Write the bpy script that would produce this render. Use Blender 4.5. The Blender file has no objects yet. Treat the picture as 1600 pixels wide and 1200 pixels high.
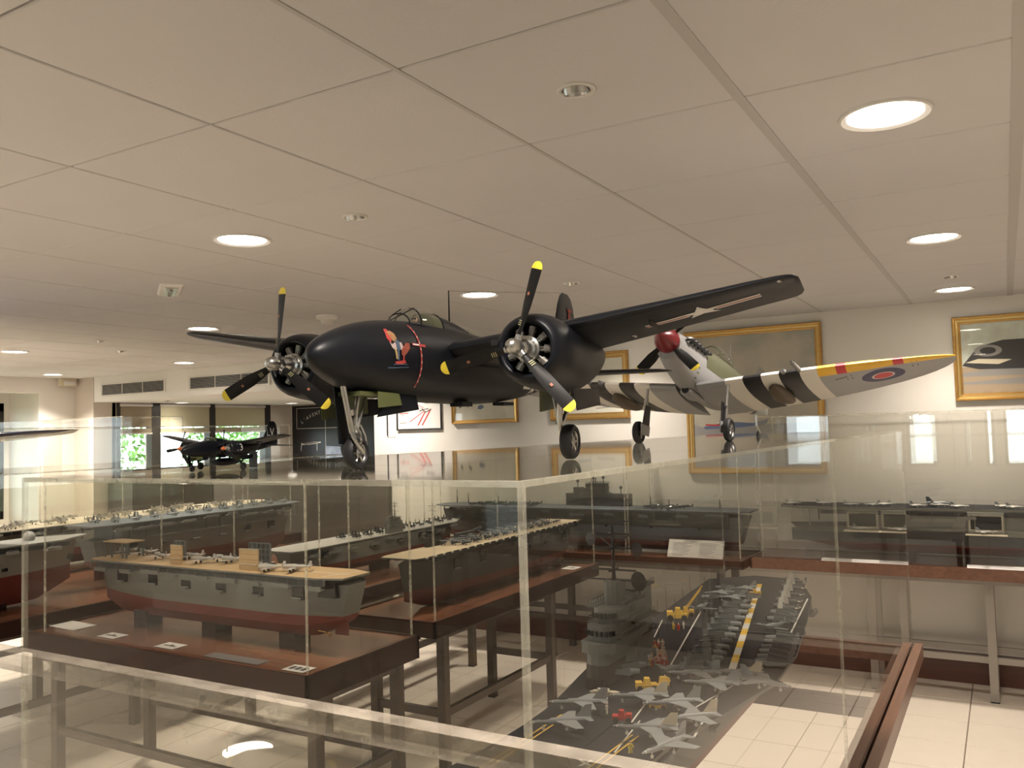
import bpy, bmesh, math, random
from mathutils import Vector, Matrix
from mathutils.bvhtree import BVHTree
from mathutils.geometry import tessellate_polygon
random.seed(7)
PI = math.pi
scn = bpy.context.scene
COL = scn.collection

# ------------------------------------------------------------------ camera, sky, exposure, daylight
def cam_axes():
    yaw, pitch, roll = [math.radians(a) for a in (-30.07, 3.105, -1.613)]
    cy, sy = math.cos(yaw), math.sin(yaw)
    fwd = Vector((sy*math.cos(pitch), cy*math.cos(pitch), math.sin(pitch)))
    right = Vector((cy, -sy, 0)); up = right.cross(fwd)
    return right*math.cos(roll)+up*math.sin(roll), -right*math.sin(roll)+up*math.cos(roll), fwd
_r, _u, _w = cam_axes()
cam = bpy.data.cameras.new('camera'); cam.lens = 1324.0/1600*36; cam.sensor_width = 36; cam.clip_start = .02; cam.clip_end = 100
co = bpy.data.objects.new('camera', cam); COL.objects.link(co)
M = Matrix((_r, _u, -_w)).transposed().to_4x4(); M.translation = Vector((0, 0, 1.785)); co.matrix_world = M
scn.camera = co
world = bpy.data.worlds.new('world'); scn.world = world; world.use_nodes = True
wb = world.node_tree.nodes['Background']; wb.inputs[0].default_value = (.88, .94, 1.0, 1); wb.inputs[1].default_value = 9.0
scn.view_settings.view_transform = 'Standard'; scn.view_settings.look = 'None'
scn.view_settings.exposure = -0.14; scn.view_settings.gamma = 1; scn.view_settings.use_curve_mapping = False
scn.cycles.transparent_max_bounces = 48
scn.cycles.max_bounces = 6; scn.cycles.diffuse_bounces = 4; scn.cycles.glossy_bounces = 5
scn.cycles.caustics_reflective = False; scn.cycles.caustics_refractive = False
scn.cycles.sample_clamp_indirect = 4.0
CEIL = 2.591; YW = 6.544
LAMP_COL = (1.0, .89, .79)
LAMP_E = 14.5
LAMP_GLOW = 26.0
BIG_LAMPS = [(-.232+.0, y) for y in (.6, 2.41, 4.2, 5.98)] + [(-2.65, y) for y in (-1.2, .6, 2.415, 4.22, 5.98)] + \
            [(-5.04, y) for y in (-1.2, .6, 2.41, 4.21, 5.98)] + [(-7.44, y) for y in (.6, 2.41, 4.2, 5.97)] + [(-9.67, 5.91), (-9.5, 2.41), (2.17, .6), (2.17, 2.41), (2.17, 4.2)]
def area_lamp(name, loc, size, energy, color, spread=math.radians(118)):
    l = bpy.data.lights.new(name, 'AREA'); l.shape = 'DISK'; l.size = size; l.energy = energy; l.color = color; l.spread = spread
    o = bpy.data.objects.new(name, l); COL.objects.link(o); o.location = loc
    return o
for i, (x, y) in enumerate(BIG_LAMPS):
    area_lamp('downlight_lamp', (x, y, CEIL-.012), .16, LAMP_E*(2.6 if x < -6 else 1.9 if x < -4 else 1), LAMP_COL)

# ------------------------------------------------------------------ materials
MATS = {}
def mat(name, col, rough=.6, metal=0., spec=.5, noise=None, emis=None, bump=None, coat=0):
    """plain principled material with optional colour mottling noise=(scale, amount)"""
    if name in MATS: return MATS[name]
    m = bpy.data.materials.new(name); m.use_nodes = True; MATS[name] = m
    nt = m.node_tree; b = nt.nodes['Principled BSDF']
    b.inputs['Base Color'].default_value = (*col, 1); b.inputs['Roughness'].default_value = rough
    b.inputs['Metallic'].default_value = metal; b.inputs['Specular IOR Level'].default_value = spec
    if coat: b.inputs['Coat Weight'].default_value = coat
    if emis: b.inputs['Emission Color'].default_value = (*emis[0], 1); b.inputs['Emission Strength'].default_value = emis[1]
    if noise or bump:
        tc = nt.nodes.new('ShaderNodeTexCoord')
    if noise:
        n = nt.nodes.new('ShaderNodeTexNoise'); n.inputs['Scale'].default_value = noise[0]; n.inputs['Detail'].default_value = 4
        nt.links.new(tc.outputs['Object'], n.inputs['Vector'])
        mx = nt.nodes.new('ShaderNodeMix'); mx.data_type = 'RGBA'; a = noise[1]
        mx.inputs[6].default_value = (*[c*(1-a) for c in col], 1); mx.inputs[7].default_value = (*[min(1, c*(1+a)) for c in col], 1)
        nt.links.new(n.outputs['Fac'], mx.inputs[0]); nt.links.new(mx.outputs[2], b.inputs['Base Color'])
    if bump:
        n = nt.nodes.new('ShaderNodeTexNoise'); n.inputs['Scale'].default_value = bump[0]
        nt.links.new(tc.outputs['Object'], n.inputs['Vector'])
        bp = nt.nodes.new('ShaderNodeBump'); bp.inputs['Strength'].default_value = bump[1]; bp.inputs['Distance'].default_value = .002
        nt.links.new(n.outputs['Fac'], bp.inputs['Height']); nt.links.new(bp.outputs['Normal'], b.inputs['Normal'])
    return m

def wood(name, dark, light, rough=.3, scale=6, axis=0, spec=.5):
    if name in MATS: return MATS[name]
    m = bpy.data.materials.new(name); m.use_nodes = True; MATS[name] = m
    nt = m.node_tree; b = nt.nodes['Principled BSDF']; b.inputs['Roughness'].default_value = rough; b.inputs['Specular IOR Level'].default_value = spec
    tc = nt.nodes.new('ShaderNodeTexCoord'); mp = nt.nodes.new('ShaderNodeMapping')
    s = [scale*5]*3; s[axis] = scale*.35; mp.inputs['Scale'].default_value = s
    n = nt.nodes.new('ShaderNodeTexNoise'); n.inputs['Scale'].default_value = 1.0; n.inputs['Detail'].default_value = 3; n.inputs['Distortion'].default_value = .6
    cr = nt.nodes.new('ShaderNodeValToRGB'); cr.color_ramp.elements[0].position = .3; cr.color_ramp.elements[1].position = .72
    cr.color_ramp.elements[0].color = (*dark, 1); cr.color_ramp.elements[1].color = (*light, 1)
    nt.links.new(tc.outputs['Object'], mp.inputs[0]); nt.links.new(mp.outputs[0], n.inputs['Vector'])
    nt.links.new(n.outputs['Fac'], cr.inputs[0]); nt.links.new(cr.outputs[0], b.inputs['Base Color'])
    return m

def clear(name, tint=(.97, .97, .955), haze=.02, gain=1.7, hazecol=(.8, .78, .7), rough=.015):
    """acrylic sheet: straight-through transmission, fresnel reflection on the outward side, a little surface haze"""
    if name in MATS: return MATS[name]
    m = bpy.data.materials.new(name); m.use_nodes = True; MATS[name] = m
    nt = m.node_tree; nt.nodes.clear(); N = nt.nodes.new; L = nt.links.new
    out = N('ShaderNodeOutputMaterial'); tr = N('ShaderNodeBsdfTransparent'); tr.inputs[0].default_value = (*tint, 1)
    gl = N('ShaderNodeBsdfGlossy'); gl.inputs['Roughness'].default_value = rough; gl.inputs[0].default_value = (1, 1, 1, 1)
    df = N('ShaderNodeBsdfDiffuse'); df.inputs[0].default_value = (*hazecol, 1)
    geo = N('ShaderNodeNewGeometry'); dot = N('ShaderNodeVectorMath'); dot.operation = 'DOT_PRODUCT'
    L(geo.outputs['Incoming'], dot.inputs[0]); L(geo.outputs['Normal'], dot.inputs[1])
    ab = N('ShaderNodeMath'); ab.operation = 'ABSOLUTE'; L(dot.outputs['Value'], ab.inputs[0])
    om = N('ShaderNodeMath'); om.operation = 'SUBTRACT'; om.inputs[0].default_value = 1; L(ab.outputs[0], om.inputs[1])
    pw = N('ShaderNodeMath'); pw.operation = 'POWER'; pw.inputs[1].default_value = 5; L(om.outputs[0], pw.inputs[0])
    ma = N('ShaderNodeMath'); ma.operation = 'MULTIPLY_ADD'; ma.inputs[1].default_value = .96; ma.inputs[2].default_value = .04*gain; L(pw.outputs[0], ma.inputs[0])
    ff = N('ShaderNodeMath'); ff.operation = 'SUBTRACT'; ff.inputs[0].default_value = 1; L(geo.outputs['Backfacing'], ff.inputs[1])
    fm = N('ShaderNodeMath'); fm.operation = 'MULTIPLY'; fm.use_clamp = True; L(ma.outputs[0], fm.inputs[0]); L(ff.outputs[0], fm.inputs[1])
    nz = N('ShaderNodeTexNoise'); nz.inputs['Scale'].default_value = 5; nz.inputs['Detail'].default_value = 6
    tc = N('ShaderNodeTexCoord'); L(tc.outputs['Object'], nz.inputs['Vector'])
    hz = N('ShaderNodeMath'); hz.operation = 'MULTIPLY'; hz.inputs[1].default_value = haze*2; L(nz.outputs['Fac'], hz.inputs[0])
    m1 = N('ShaderNodeMixShader'); L(hz.outputs[0], m1.inputs[0]); L(tr.outputs[0], m1.inputs[1]); L(df.outputs[0], m1.inputs[2])
    m2 = N('ShaderNodeMixShader'); L(fm.outputs[0], m2.inputs[0]); L(m1.outputs[0], m2.inputs[1]); L(gl.outputs[0], m2.inputs[2])
    L(m2.outputs[0], out.inputs[0])
    return m

def semiclear(name, col, fac):
    if name in MATS: return MATS[name]
    m = bpy.data.materials.new(name); m.use_nodes = True; MATS[name] = m
    nt = m.node_tree; nt.nodes.clear(); N = nt.nodes.new; L = nt.links.new
    out = N('ShaderNodeOutputMaterial'); tr = N('ShaderNodeBsdfTransparent'); pb = N('ShaderNodeBsdfPrincipled')
    pb.inputs['Base Color'].default_value = (*col, 1); pb.inputs['Roughness'].default_value = .18
    mx = N('ShaderNodeMixShader')
    nz = N('ShaderNodeTexNoise'); nz.inputs['Scale'].default_value = 30; tc = N('ShaderNodeTexCoord'); L(tc.outputs['Object'], nz.inputs['Vector'])
    mm = N('ShaderNodeMath'); mm.operation = 'MULTIPLY'; mm.inputs[1].default_value = fac*2; mm.use_clamp = True
    L(nz.outputs['Fac'], mm.inputs[0]); L(mm.outputs[0], mx.inputs[0]); L(tr.outputs[0], mx.inputs[1]); L(pb.outputs[0], mx.inputs[2]); L(mx.outputs[0], out.inputs[0])
    return m

# ------------------------------------------------------------------ mesh building
class MB:
    def __init__(s): s.v = []; s.f = []; s.m = []
    def ring(s, pts, cur=None):
        i = len(s.v); s.v += [tuple(p) for p in pts]; return list(range(i, i+len(pts)))
    def face(s, idx, m=0): s.f.append(tuple(idx)); s.m.append(m)
    def quad(s, a, b, c, d, m=0): s.face(s.ring([a, b, c, d]), m)
    def poly(s, pts, m=0): s.face(s.ring(pts), m)
    def loft(s, rings, m=0, close=True, cap0=True, cap1=True, mf=None):
        R = [s.ring(r) for r in rings]; n = len(R[0])
        for i in range(len(R)-1):
            for j in range(n if close else n-1):
                k = (j+1) % n
                s.face((R[i][j], R[i][k], R[i+1][k], R[i+1][j]), mf(i, j) if mf else m)
        if cap0: s.face(R[0][::-1], mf(0, 0) if mf else m)
        if cap1: s.face(R[-1], mf(len(R)-2, 0) if mf else m)
        return s
    def box(s, a, b, m=0):
        x0, y0, z0 = a; x1, y1, z1 = b
        if x1 < x0: x0, x1 = x1, x0
        if y1 < y0: y0, y1 = y1, y0
        if z1 < z0: z0, z1 = z1, z0
        i = s.ring([(x0,y0,z0),(x1,y0,z0),(x1,y1,z0),(x0,y1,z0),(x0,y0,z1),(x1,y0,z1),(x1,y1,z1),(x0,y1,z1)])[0]
        for f in ((3,2,1,0),(4,5,6,7),(0,1,5,4),(1,2,6,5),(2,3,7,6),(3,0,4,7)): s.face([i+k for k in f], m)
        return s
    def cyl(s, p0, p1, r0, r1=None, n=10, m=0, caps=True):
        r1 = r0 if r1 is None else r1
        p0 = Vector(p0); p1 = Vector(p1); d = (p1-p0)
        if d.length < 1e-9: return s
        d.normalize(); a = d.orthogonal().normalized(); b = d.cross(a)
        R = [[p+(a*math.cos(t*2*PI/n)+b*math.sin(t*2*PI/n))*r for t in range(n)] for p, r in ((p0, r0), (p1, r1))]
        return s.loft(R, m, cap0=caps, cap1=caps)
    def tube(s, pts, r, n=6, m=0):
        pts = [Vector(p) for p in pts]; R = []
        a = None
        for i, p in enumerate(pts):
            d = (pts[min(i+1, len(pts)-1)]-pts[max(i-1, 0)]).normalized()
            a = d.orthogonal().normalized() if a is None else (a-d*a.dot(d)).normalized()
            b = d.cross(a); rr = r[i] if isinstance(r, (list, tuple)) else r
            R.append([p+(a*math.cos(t*2*PI/n)+b*math.sin(t*2*PI/n))*rr for t in range(n)])
        return s.loft(R, m)
    def lathe(s, prof, o=(0,0,0), d=(1,0,0), n=24, m=0, mf=None):
        """prof: list of (distance along d, radius)"""
        o = Vector(o); d = Vector(d).normalized(); a = d.orthogonal().normalized(); b = d.cross(a)
        R = [[o+d*t+(a*math.cos(k*2*PI/n)+b*math.sin(k*2*PI/n))*max(r, 1e-5) for k in range(n)] for t, r in prof]
        return s.loft(R, m, cap0=prof[0][1] > 1e-4, cap1=prof[-1][1] > 1e-4, mf=mf)
    def ball(s, c, r, n=10, m=0, sz=1.0):
        prof = [(-r*sz*math.cos(PI*k/n), r*math.sin(PI*k/n)) for k in range(n+1)]
        return s.lathe(prof, c, (0, 0, 1), n*2 if n < 8 else 16, m)
    def prism(s, poly, z0, z1, m=0, mtop=None):
        """polygon in xy, counter-clockwise"""
        n = len(poly); lo = s.ring([(x, y, z0) for x, y in poly]); hi = s.ring([(x, y, z1) for x, y in poly])
        for i in range(n):
            k = (i+1) % n; s.face((lo[i], lo[k], hi[k], hi[i]), m)
        s.face(lo[::-1], m); s.face(hi, m if mtop is None else mtop)
        return s
    def add(s, o, M=None):
        i = len(s.v); s.v += [tuple(M @ Vector(p)) if M else p for p in o.v]
        s.f += [tuple(k+i for k in f) for f in o.f]; s.m += o.m; return s
    def build(s, name, mats, parent=None, smooth=False, angle=35, recalc=True, loc=None, rot=None, kind=None):
        me = bpy.data.meshes.new(name); me.from_pydata(s.v, [], s.f)
        if not isinstance(mats, (list, tuple)): mats = [mats]
        for mm in mats: me.materials.append(mm)
        me.polygons.foreach_set('material_index', s.m)
        if recalc or smooth:
            bm = bmesh.new(); bm.from_mesh(me)
            bmesh.ops.remove_doubles(bm, verts=bm.verts, dist=1e-6)
            if recalc: bmesh.ops.recalc_face_normals(bm, faces=bm.faces)
            bm.to_mesh(me); bm.free()
        if smooth:
            for p in me.polygons: p.use_smooth = True
            try: me.set_sharp_from_angle(angle=math.radians(angle))
            except Exception: pass
        o = bpy.data.objects.new(name, me); COL.objects.link(o)
        if parent: o.parent = parent
        if loc: o.location = loc
        if rot: o.rotation_euler = rot
        if kind: o['kind'] = kind
        return o

def tag(o, label=None, cat=None, group=None, kind=None):
    if label: o['label'] = label
    if cat: o['category'] = cat
    if group: o['group'] = group
    if kind: o['kind'] = kind
    return o
def empty(name, loc=(0,0,0), rot=(0,0,0), scale=1, label=None, cat=None, group=None):
    o = bpy.data.objects.new(name, None); COL.objects.link(o); o.location = loc; o.rotation_euler = rot; o.scale = (scale,)*3
    o.empty_display_size = .01
    return tag(o, label, cat, group)
def copy_tree(o, parent=None):
    c = o.copy(); COL.objects.link(c)
    if parent: c.parent = parent
    for ch in [k for k in o.children]: copy_tree(ch, c)
    return c

def text_polys(txt, size, align='CENTER'):
    cu = bpy.data.curves.new('t', 'FONT'); cu.body = txt; cu.size = size; cu.align_x = align; cu.align_y = 'CENTER'; cu.resolution_u = 3
    ob = bpy.data.objects.new('t', cu); COL.objects.link(ob)
    dg = bpy.context.evaluated_depsgraph_get(); dg.update()
    me = bpy.data.meshes.new_from_object(ob.evaluated_get(dg))
    vs = [(v.co.x, v.co.y) for v in me.vertices]; fs = [tuple(p.vertices) for p in me.polygons]
    bpy.data.objects.remove(ob); bpy.data.curves.remove(cu); bpy.data.meshes.remove(me)
    return vs, fs

def bvh_of(objs):
    v = []; f = []
    for o in objs:
        i = len(v); v += [x.co.copy() for x in o.data.vertices]; o.data.calc_loop_triangles(); f += [tuple(k+i for k in p.vertices) for p in o.data.loop_triangles]
    return BVHTree.FromPolygons(v, f)
def stick(mb, shapes, bvh, org, U, V, off, m=0, maxlen=None, verts_faces=None):
    """project flat shapes (lists of 2D points) lying in plane org+U*u+V*v along -U x V onto the surface, as thin print"""
    org = Vector(org); U = Vector(U).normalized(); V = Vector(V).normalized(); D = -U.cross(V)
    if verts_faces: items = [verts_faces]
    else:
        items = []
        for pts in shapes:
            tris = tessellate_polygon([[Vector((p[0], p[1], 0)) for p in pts]])
            items.append((list(pts), [tuple(t) for t in tris]))
    for vs, fs in items:
        bm = bmesh.new(); bv = [bm.verts.new((p[0], p[1], 0)) for p in vs]
        for f in fs:
            try: bm.faces.new([bv[k] for k in f])
            except ValueError: pass
        if maxlen:
            for _ in range(6):
                es = [e for e in bm.edges if e.calc_length() > maxlen]
                if not es: break
                bmesh.ops.subdivide_edges(bm, edges=es, cuts=1)
                bmesh.ops.triangulate(bm, faces=bm.faces)
        bm.verts.ensure_lookup_table(); bm.verts.index_update(); idx = {}; out = []
        for v in bm.verts:
            p = org+U*v.co.x+V*v.co.y; h = bvh.ray_cast(p, D)
            idx[v.index] = None if h[0] is None else len(mb.v)+len(out)
            if h[0] is not None: out.append(tuple(h[0]-D*off))
        mb.v += out
        bm.faces.ensure_lookup_table()
        for f in bm.faces:
            ii = [idx[v.index] for v in f.verts]
            if None not in ii: mb.f.append(tuple(ii)); mb.m.append(m)
        bm.free()
def star(r, cx=0, cy=0, rot=0):
    return [(cx+(r if k % 2 == 0 else r*.382)*math.sin(rot+k*PI/5), cy+(r if k % 2 == 0 else r*.382)*math.cos(rot+k*PI/5)) for k in range(10)]
def disc(r, cx=0, cy=0, n=28): return [(cx+r*math.cos(k*2*PI/n), cy+r*math.sin(k*2*PI/n)) for k in range(n)]
def rect(x0, y0, x1, y1): return [(x0,y0),(x1,y0),(x1,y1),(x0,y1)]

def sect(x, zc, hw, hh, n=28, p=2.2, hb=None):
    """superellipse fuselage section in the yz plane; hb = lower half height"""
    out = []
    for k in range(n):
        t = 2*PI*k/n; c, s_ = math.cos(t), math.sin(t); h = hh if s_ >= 0 else (hb if hb is not None else hh)
        out.append((x, hw*math.copysign(abs(c)**(2/p), c), zc+h*math.copysign(abs(s_)**(2/p), s_)))
    return out
def smooth_stations(st, sub=3):
    """Catmull-Rom resampling of tuples"""
    out = []
    for i in range(len(st)-1):
        p0 = st[max(i-1, 0)]; p1 = st[i]; p2 = st[i+1]; p3 = st[min(i+2, len(st)-1)]
        for k in range(sub):
            t = k/sub
            out.append(tuple(.5*((2*b)+(-a+c)*t+(2*a-5*b+4*c-d)*t*t+(-a+3*b-3*c+d)*t**3) for a, b, c, d in zip(p0, p1, p2, p3)))
    out.append(st[-1]); return out
FOIL = [(0,0),(.012,.32),(.05,.6),(.12,.85),(.25,1),(.4,.98),(.6,.76),(.8,.42),(1,.03)]
def foil(xle, ch, th, axis, pos, z0=0, up=1.0, lo=.75, inc=0.):
    """ring of aerofoil points: chord runs -x from xle; pos is the span coordinate; axis 'y' wings, 'z' fins"""
    top = [(xle-c*ch, h*th*ch/2*up) for c, h in FOIL]; bot = [(xle-c*ch, -h*th*ch/2*lo) for c, h in FOIL[1:]][::-1]
    pts = top+bot
    if axis == 'y': return [(x, pos, z0+t-(xle-x)*inc) for x, t in pts]
    return [(x, z0+t, pos) for x, t in pts]

# ------------------------------------------------------------------ the room
m_tilegrid = mat('ceiling grid backing', (.44, .41, .38), .9)  # grey-brown backing that shows in the joints between tiles
m_ceil = mat('ceiling tile', (.62, .605, .60), .95, noise=(3, .03), bump=(90, .25))
m_rail = mat('ceiling rail', (.50, .48, .46), .6)
m_wall = mat('cream wall', (.74, .71, .65), .9, noise=(2, .02))
m_wallpink = mat('warm beige wall', (.60, .54, .47), .9)
m_white = mat('white paint', (.84, .83, .80), .7)
m_base = wood('baseboard wood', (.08, .03, .02), (.13, .05, .032), .35, 5, 0)
m_floor = mat('floor tile', (.80, .715, .60), .38, noise=(7, .05))
m_grout = mat('grout', (.30, .24, .19), .9)
m_black = mat('black metal', (.012, .012, .014), .45)
m_trim = mat('light trim metal', (.72, .70, .67), .4)
m_glow = mat('lamp diffuser', (1, .95, .85), .5, emis=((1.0, .90, .76), LAMP_GLOW))
m_spotglow = mat('spot bulb', (1, .9, .75), .5, emis=((1.0, .88, .68), 14))
m_chrome = mat('brushed metal', (.55, .55, .54), .25, metal=1)

def slab_piece(w, d, h, ch=.004, down=False):
    mb = MB(); s = -1 if down else 1
    r0 = [(-w/2,-d/2,0),(w/2,-d/2,0),(w/2,d/2,0),(-w/2,d/2,0)]
    r1 = [(x, y, s*(h-ch)) for x, y, _ in r0]
    r2 = [(x-math.copysign(ch, x), y-math.copysign(ch, y), s*h) for x, y, _ in r0]
    return mb.loft([r0, r1, r2])
def in_view(p, mar=1.12):
    d = Vector(p)-Vector((0, 0, 1.785)); z = d.dot(_w)
    if z < .2: return 99
    X = d.dot(_r)/z*1324/800; Y = d.dot(_u)/z*1324/600
    return z if abs(X) < mar and abs(Y) < mar else 99
def tiled(parent, name, xs, ys, z, mesh_big, down):
    """one object per tile for the 290 nearest in view, the rest joined as one part"""
    cells = [(in_view((x, y, z)), x, y) for x in xs for y in ys]; cells.sort()
    first = None
    for i, (dd, x, y) in enumerate(cells[:290]):
        if first is None: first = mesh_big.build(name[0], name[1], parent, loc=(x, y, z)); continue
        o = bpy.data.objects.new(name[0], first.data); COL.objects.link(o); o.parent = parent; o.location = (x, y, z)
    mb = MB()
    for dd, x, y in cells[290:]: mb.add(mesh_big, Matrix.Translation((x, y, z)))
    mb.build(name[0]+'s_beyond', name[1], parent, kind='stuff')

floor = MB().box((-10.95, -4.4, -.2), (3.5, 10.1, -.012)).build('floor', m_grout, kind='structure')
tiled(floor, ('floor_tile', m_floor), [-.0705+.407*k for k in range(-26, 9)], [.175+.41*k for k in range(-10, 24)], -.012, slab_piece(.401, .404, .012, .0015), False)
ceiling = MB().box((-10.95, -4.4, CEIL+.012), (3.5, 6.54, CEIL+.2)).build('ceiling', m_tilegrid, kind='structure')
tiled(ceiling, ('ceiling_tile', m_ceil), [-1.427+.6*k for k in range(-15, 9)], [1.176+.6*k for k in range(-9, 9)], CEIL+.012, slab_piece(.5935, .5945, .012, .003, True), True)
ec = None
for k in range(-15, 9):
    if ec is None: ec = slab_piece(.5935, .262, .012, .003, True).build('edge_tile', m_ceil, ceiling, loc=(-1.427+.6*k, 6.409, CEIL+.012)); continue
    o = bpy.data.objects.new('edge_tile', ec.data); COL.objects.link(o); o.parent = ceiling; o.location = (-1.427+.6*k, 6.409, CEIL+.012)
for x, w_ in ((-.527, .026), (.073, .034), (-1.127, .012)):
    MB().box((x-w_/2, -4.2, CEIL-.002), (x+w_/2, YW, CEIL+.004)).build('ceiling_rail', m_rail, ceiling)

def wall_open(name, axis, pos, thick, a0, a1, z0, z1, holes, m):
    """wall slab perpendicular to axis at pos..pos+thick with rectangular openings (a0,a1,z0,z1)"""
    mb = MB()
    def bx(u0, u1, w0, w1):
        if u1-u0 < 1e-4 or w1-w0 < 1e-4: return
        if axis == 'y': mb.box((u0, pos, w0), (u1, pos+thick, w1))
        else: mb.box((pos, u0, w0), (pos+thick, u1, w1))
    cur = a0
    for (h0, h1, w0, w1) in sorted(holes):
        bx(cur, h0, z0, z1); bx(h0, h1, z0, w0); bx(h0, h1, w1, z1); cur = h1
    bx(cur, a1, z0, z1)
    return mb.build(name, m, kind='structure')
SOFF = 2.278
wall_open('wall_back', 'y', YW, .16, -5.37, 3.5, -.012, 2.8, [], m_wall)
wall_open('wall_right', 'x', 3.4, .15, -4.4, YW, -.012, 2.8, [], m_wall)
rear_holes = [(-3.6, -2.9, .95, 2.2), (-1.50, -1.05, .95, 2.2), (-.30, -.16, .95, 2.25), (-.02, .95, .95, 2.25)]
wall_open('wall_rear', 'y', -4.35, .15, -10.95, 3.5, -.012, 2.8, rear_holes, m_wall)
lw = [(y0, y0+1.3, .85, 2.3) for y0 in (-3.6, -1.9, -.2, 1.5, 3.2, 4.72)]
wall_open('wall_left', 'x', -11.0, .12, -4.4, 6.2, -.012, 2.8, lw, m_wall)
MB().box((-11.0, 6.08, -.012), (-10.24, 6.7, 2.8)).build('wall_left_pier', m_wall, kind='structure')
MB().box((-10.4, -4.2, 2.40), (-10.24, 6.08, CEIL)).build('wall_left_header', m_wall, kind='structure')
MB().box((-10.24, YW-.0, -.012), (-9.85, 6.85, 2.8)).build('wall_left_corner', m_wallpink, kind='structure')
alc = [(6.90, 7.38, 1.38, 2.24), (7.50, 8.33, 1.38, 2.24), (8.42, 9.38, 1.38, 2.24)]
wall_open('wall_alcove_left', 'x', -9.98, .13, 6.8, 10.1, -.012, 2.6, alc, m_wallpink)
wall_open('wall_alcove_back', 'y', 9.95, .15, -9.98, -5.2, -.012, 2.6, [], m_wallpink)
wall_open('wall_alcove_right', 'x', -5.37, .16, YW+.16, 9.95, -.012, 2.6, [], m_wallpink)
MB().box((-9.84, YW, SOFF), (-5.38, 9.94, 2.8)).build('ceiling_bulkhead', m_white, kind='structure')
MB().box((-5.2, YW-.018, 0), (3.4, YW, .19)).build('baseboard_back', m_base, kind='structure')
MB().box((-5.2, YW-.022, .19), (3.4, YW, .2)).build('trim_1', m_base, kind='structure')
MB().box((3.382, -4.2, 0), (3.4, YW, .19)).build('baseboard_right', m_base, kind='structure')
m_pane = clear('window glass', (.93, .96, .95), .004, 1.6)
m_frame = mat('window frame dark', (.02, .018, .016), .5)
def window(n, axis, pos, a0, a1, z0, z1, fr=.05, cross=True):
    t = empty('window_%d' % n); t['kind'] = 'structure'
    def B(u0, u1, w0, w1, d0, d1, mb):
        if axis == 'y': mb.box((u0, pos+d0, w0), (u1, pos+d1, w1))
        else: mb.box((pos+d0, u0, w0), (pos+d1, u1, w1))
    f = MB(); B(a0, a0+fr, z0, z1, 0, .07, f); B(a1-fr, a1, z0, z1, 0, .07, f); B(a0, a1, z0, z0+fr, 0, .07, f); B(a0, a1, z1-fr, z1, 0, .07, f)
    f.build('window_frame', m_frame, t)
    g = MB(); B(a0+fr, a1-fr, z0+fr, z1-fr, .03, .036, g); g.build('pane', m_pane, t)
    return t
for k, (y0, y1) in enumerate(((6.86, 6.91), (7.37, 7.51), (8.32, 8.43), (9.37, 9.49))): MB().box((-9.90, y0, .9), (-9.835, y1, SOFF)).build('trim_%d' % (k+2), m_frame, kind='structure')
n = 1
for (a0, a1, z0, z1) in alc: window(n, 'x', -9.95, a0-.055, a1+.055, z0-.03, z1+.03, .06); n += 1
for (a0, a1, z0, z1) in rear_holes: window(n, 'y', -4.3, a0, a1, z0, z1, .05); n += 1
for (a0, a1, z0, z1) in lw: window(n, 'x', -10.96, a0, a1, z0, z1, .1); n += 1
m_blind = mat('blind fabric', (.46, .43, .30), .9, noise=(60, .08))
m_blind2 = mat('blind fabric brown', (.30, .25, .18), .9, noise=(60, .08))
for k, ((a0, a1, z0, z1), lab, mm) in enumerate(zip(alc, ('beige-brown roller blind lowered halfway on the leftmost alcove window', 'pale green roller blind lowered halfway on the middle alcove window', 'olive roller blind lowered halfway on the alcove window beside the poster'), (m_blind2, m_blind, m_blind))):
    t = empty('roller_blind', (-9.84, (a0+a1)/2, z1), label=lab, cat='blind', group='roller blinds on the alcove windows')
    w_ = (a1-a0)
    MB().box((-.004, -w_/2, -.36), (.004, w_/2, .0)).build('blind_cloth', mm, t)
    MB().box((-.008, -w_/2, -.375), (.008, w_/2, -.355)).build('bottom_bar', m_trim, t)
    MB().cyl((0, -w_/2, .01), (0, w_/2, .01), .02, n=10).build('roller', m_trim, t)

t = empty('added_dark_cabinet', (-9.55, 8.2, 0), label='added long low cabinet that darkens the wall under the alcove windows', cat='cabinet')  # added dark block that covers the bright wall below the windows
m_cab = mat('dark cabinet', (.055, .045, .038), .5)
MB().box((-.24, -1.5, .04), (.24, 1.5, 1.30)).build('body', m_cab, t); MB().box((-.27, -1.53, 1.30), (.27, 1.53, 1.335)).build('cabinet_top', m_fascia_c, t) if False else MB().box((-.27, -1.53, 1.30), (.27, 1.53, 1.335)).build('cabinet_top', m_cab, t)
for k in range(5):
    d_ = MB().box((.241, -1.48+k*.6, .08), (.256, -.92+k*.6, 1.26)).build('door', m_cab, t); MB().cyl((.262, -.98+k*.6, .62), (.262, -.98+k*.6, .74), .006, n=6).build('handle', m_chrome, d_)

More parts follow.
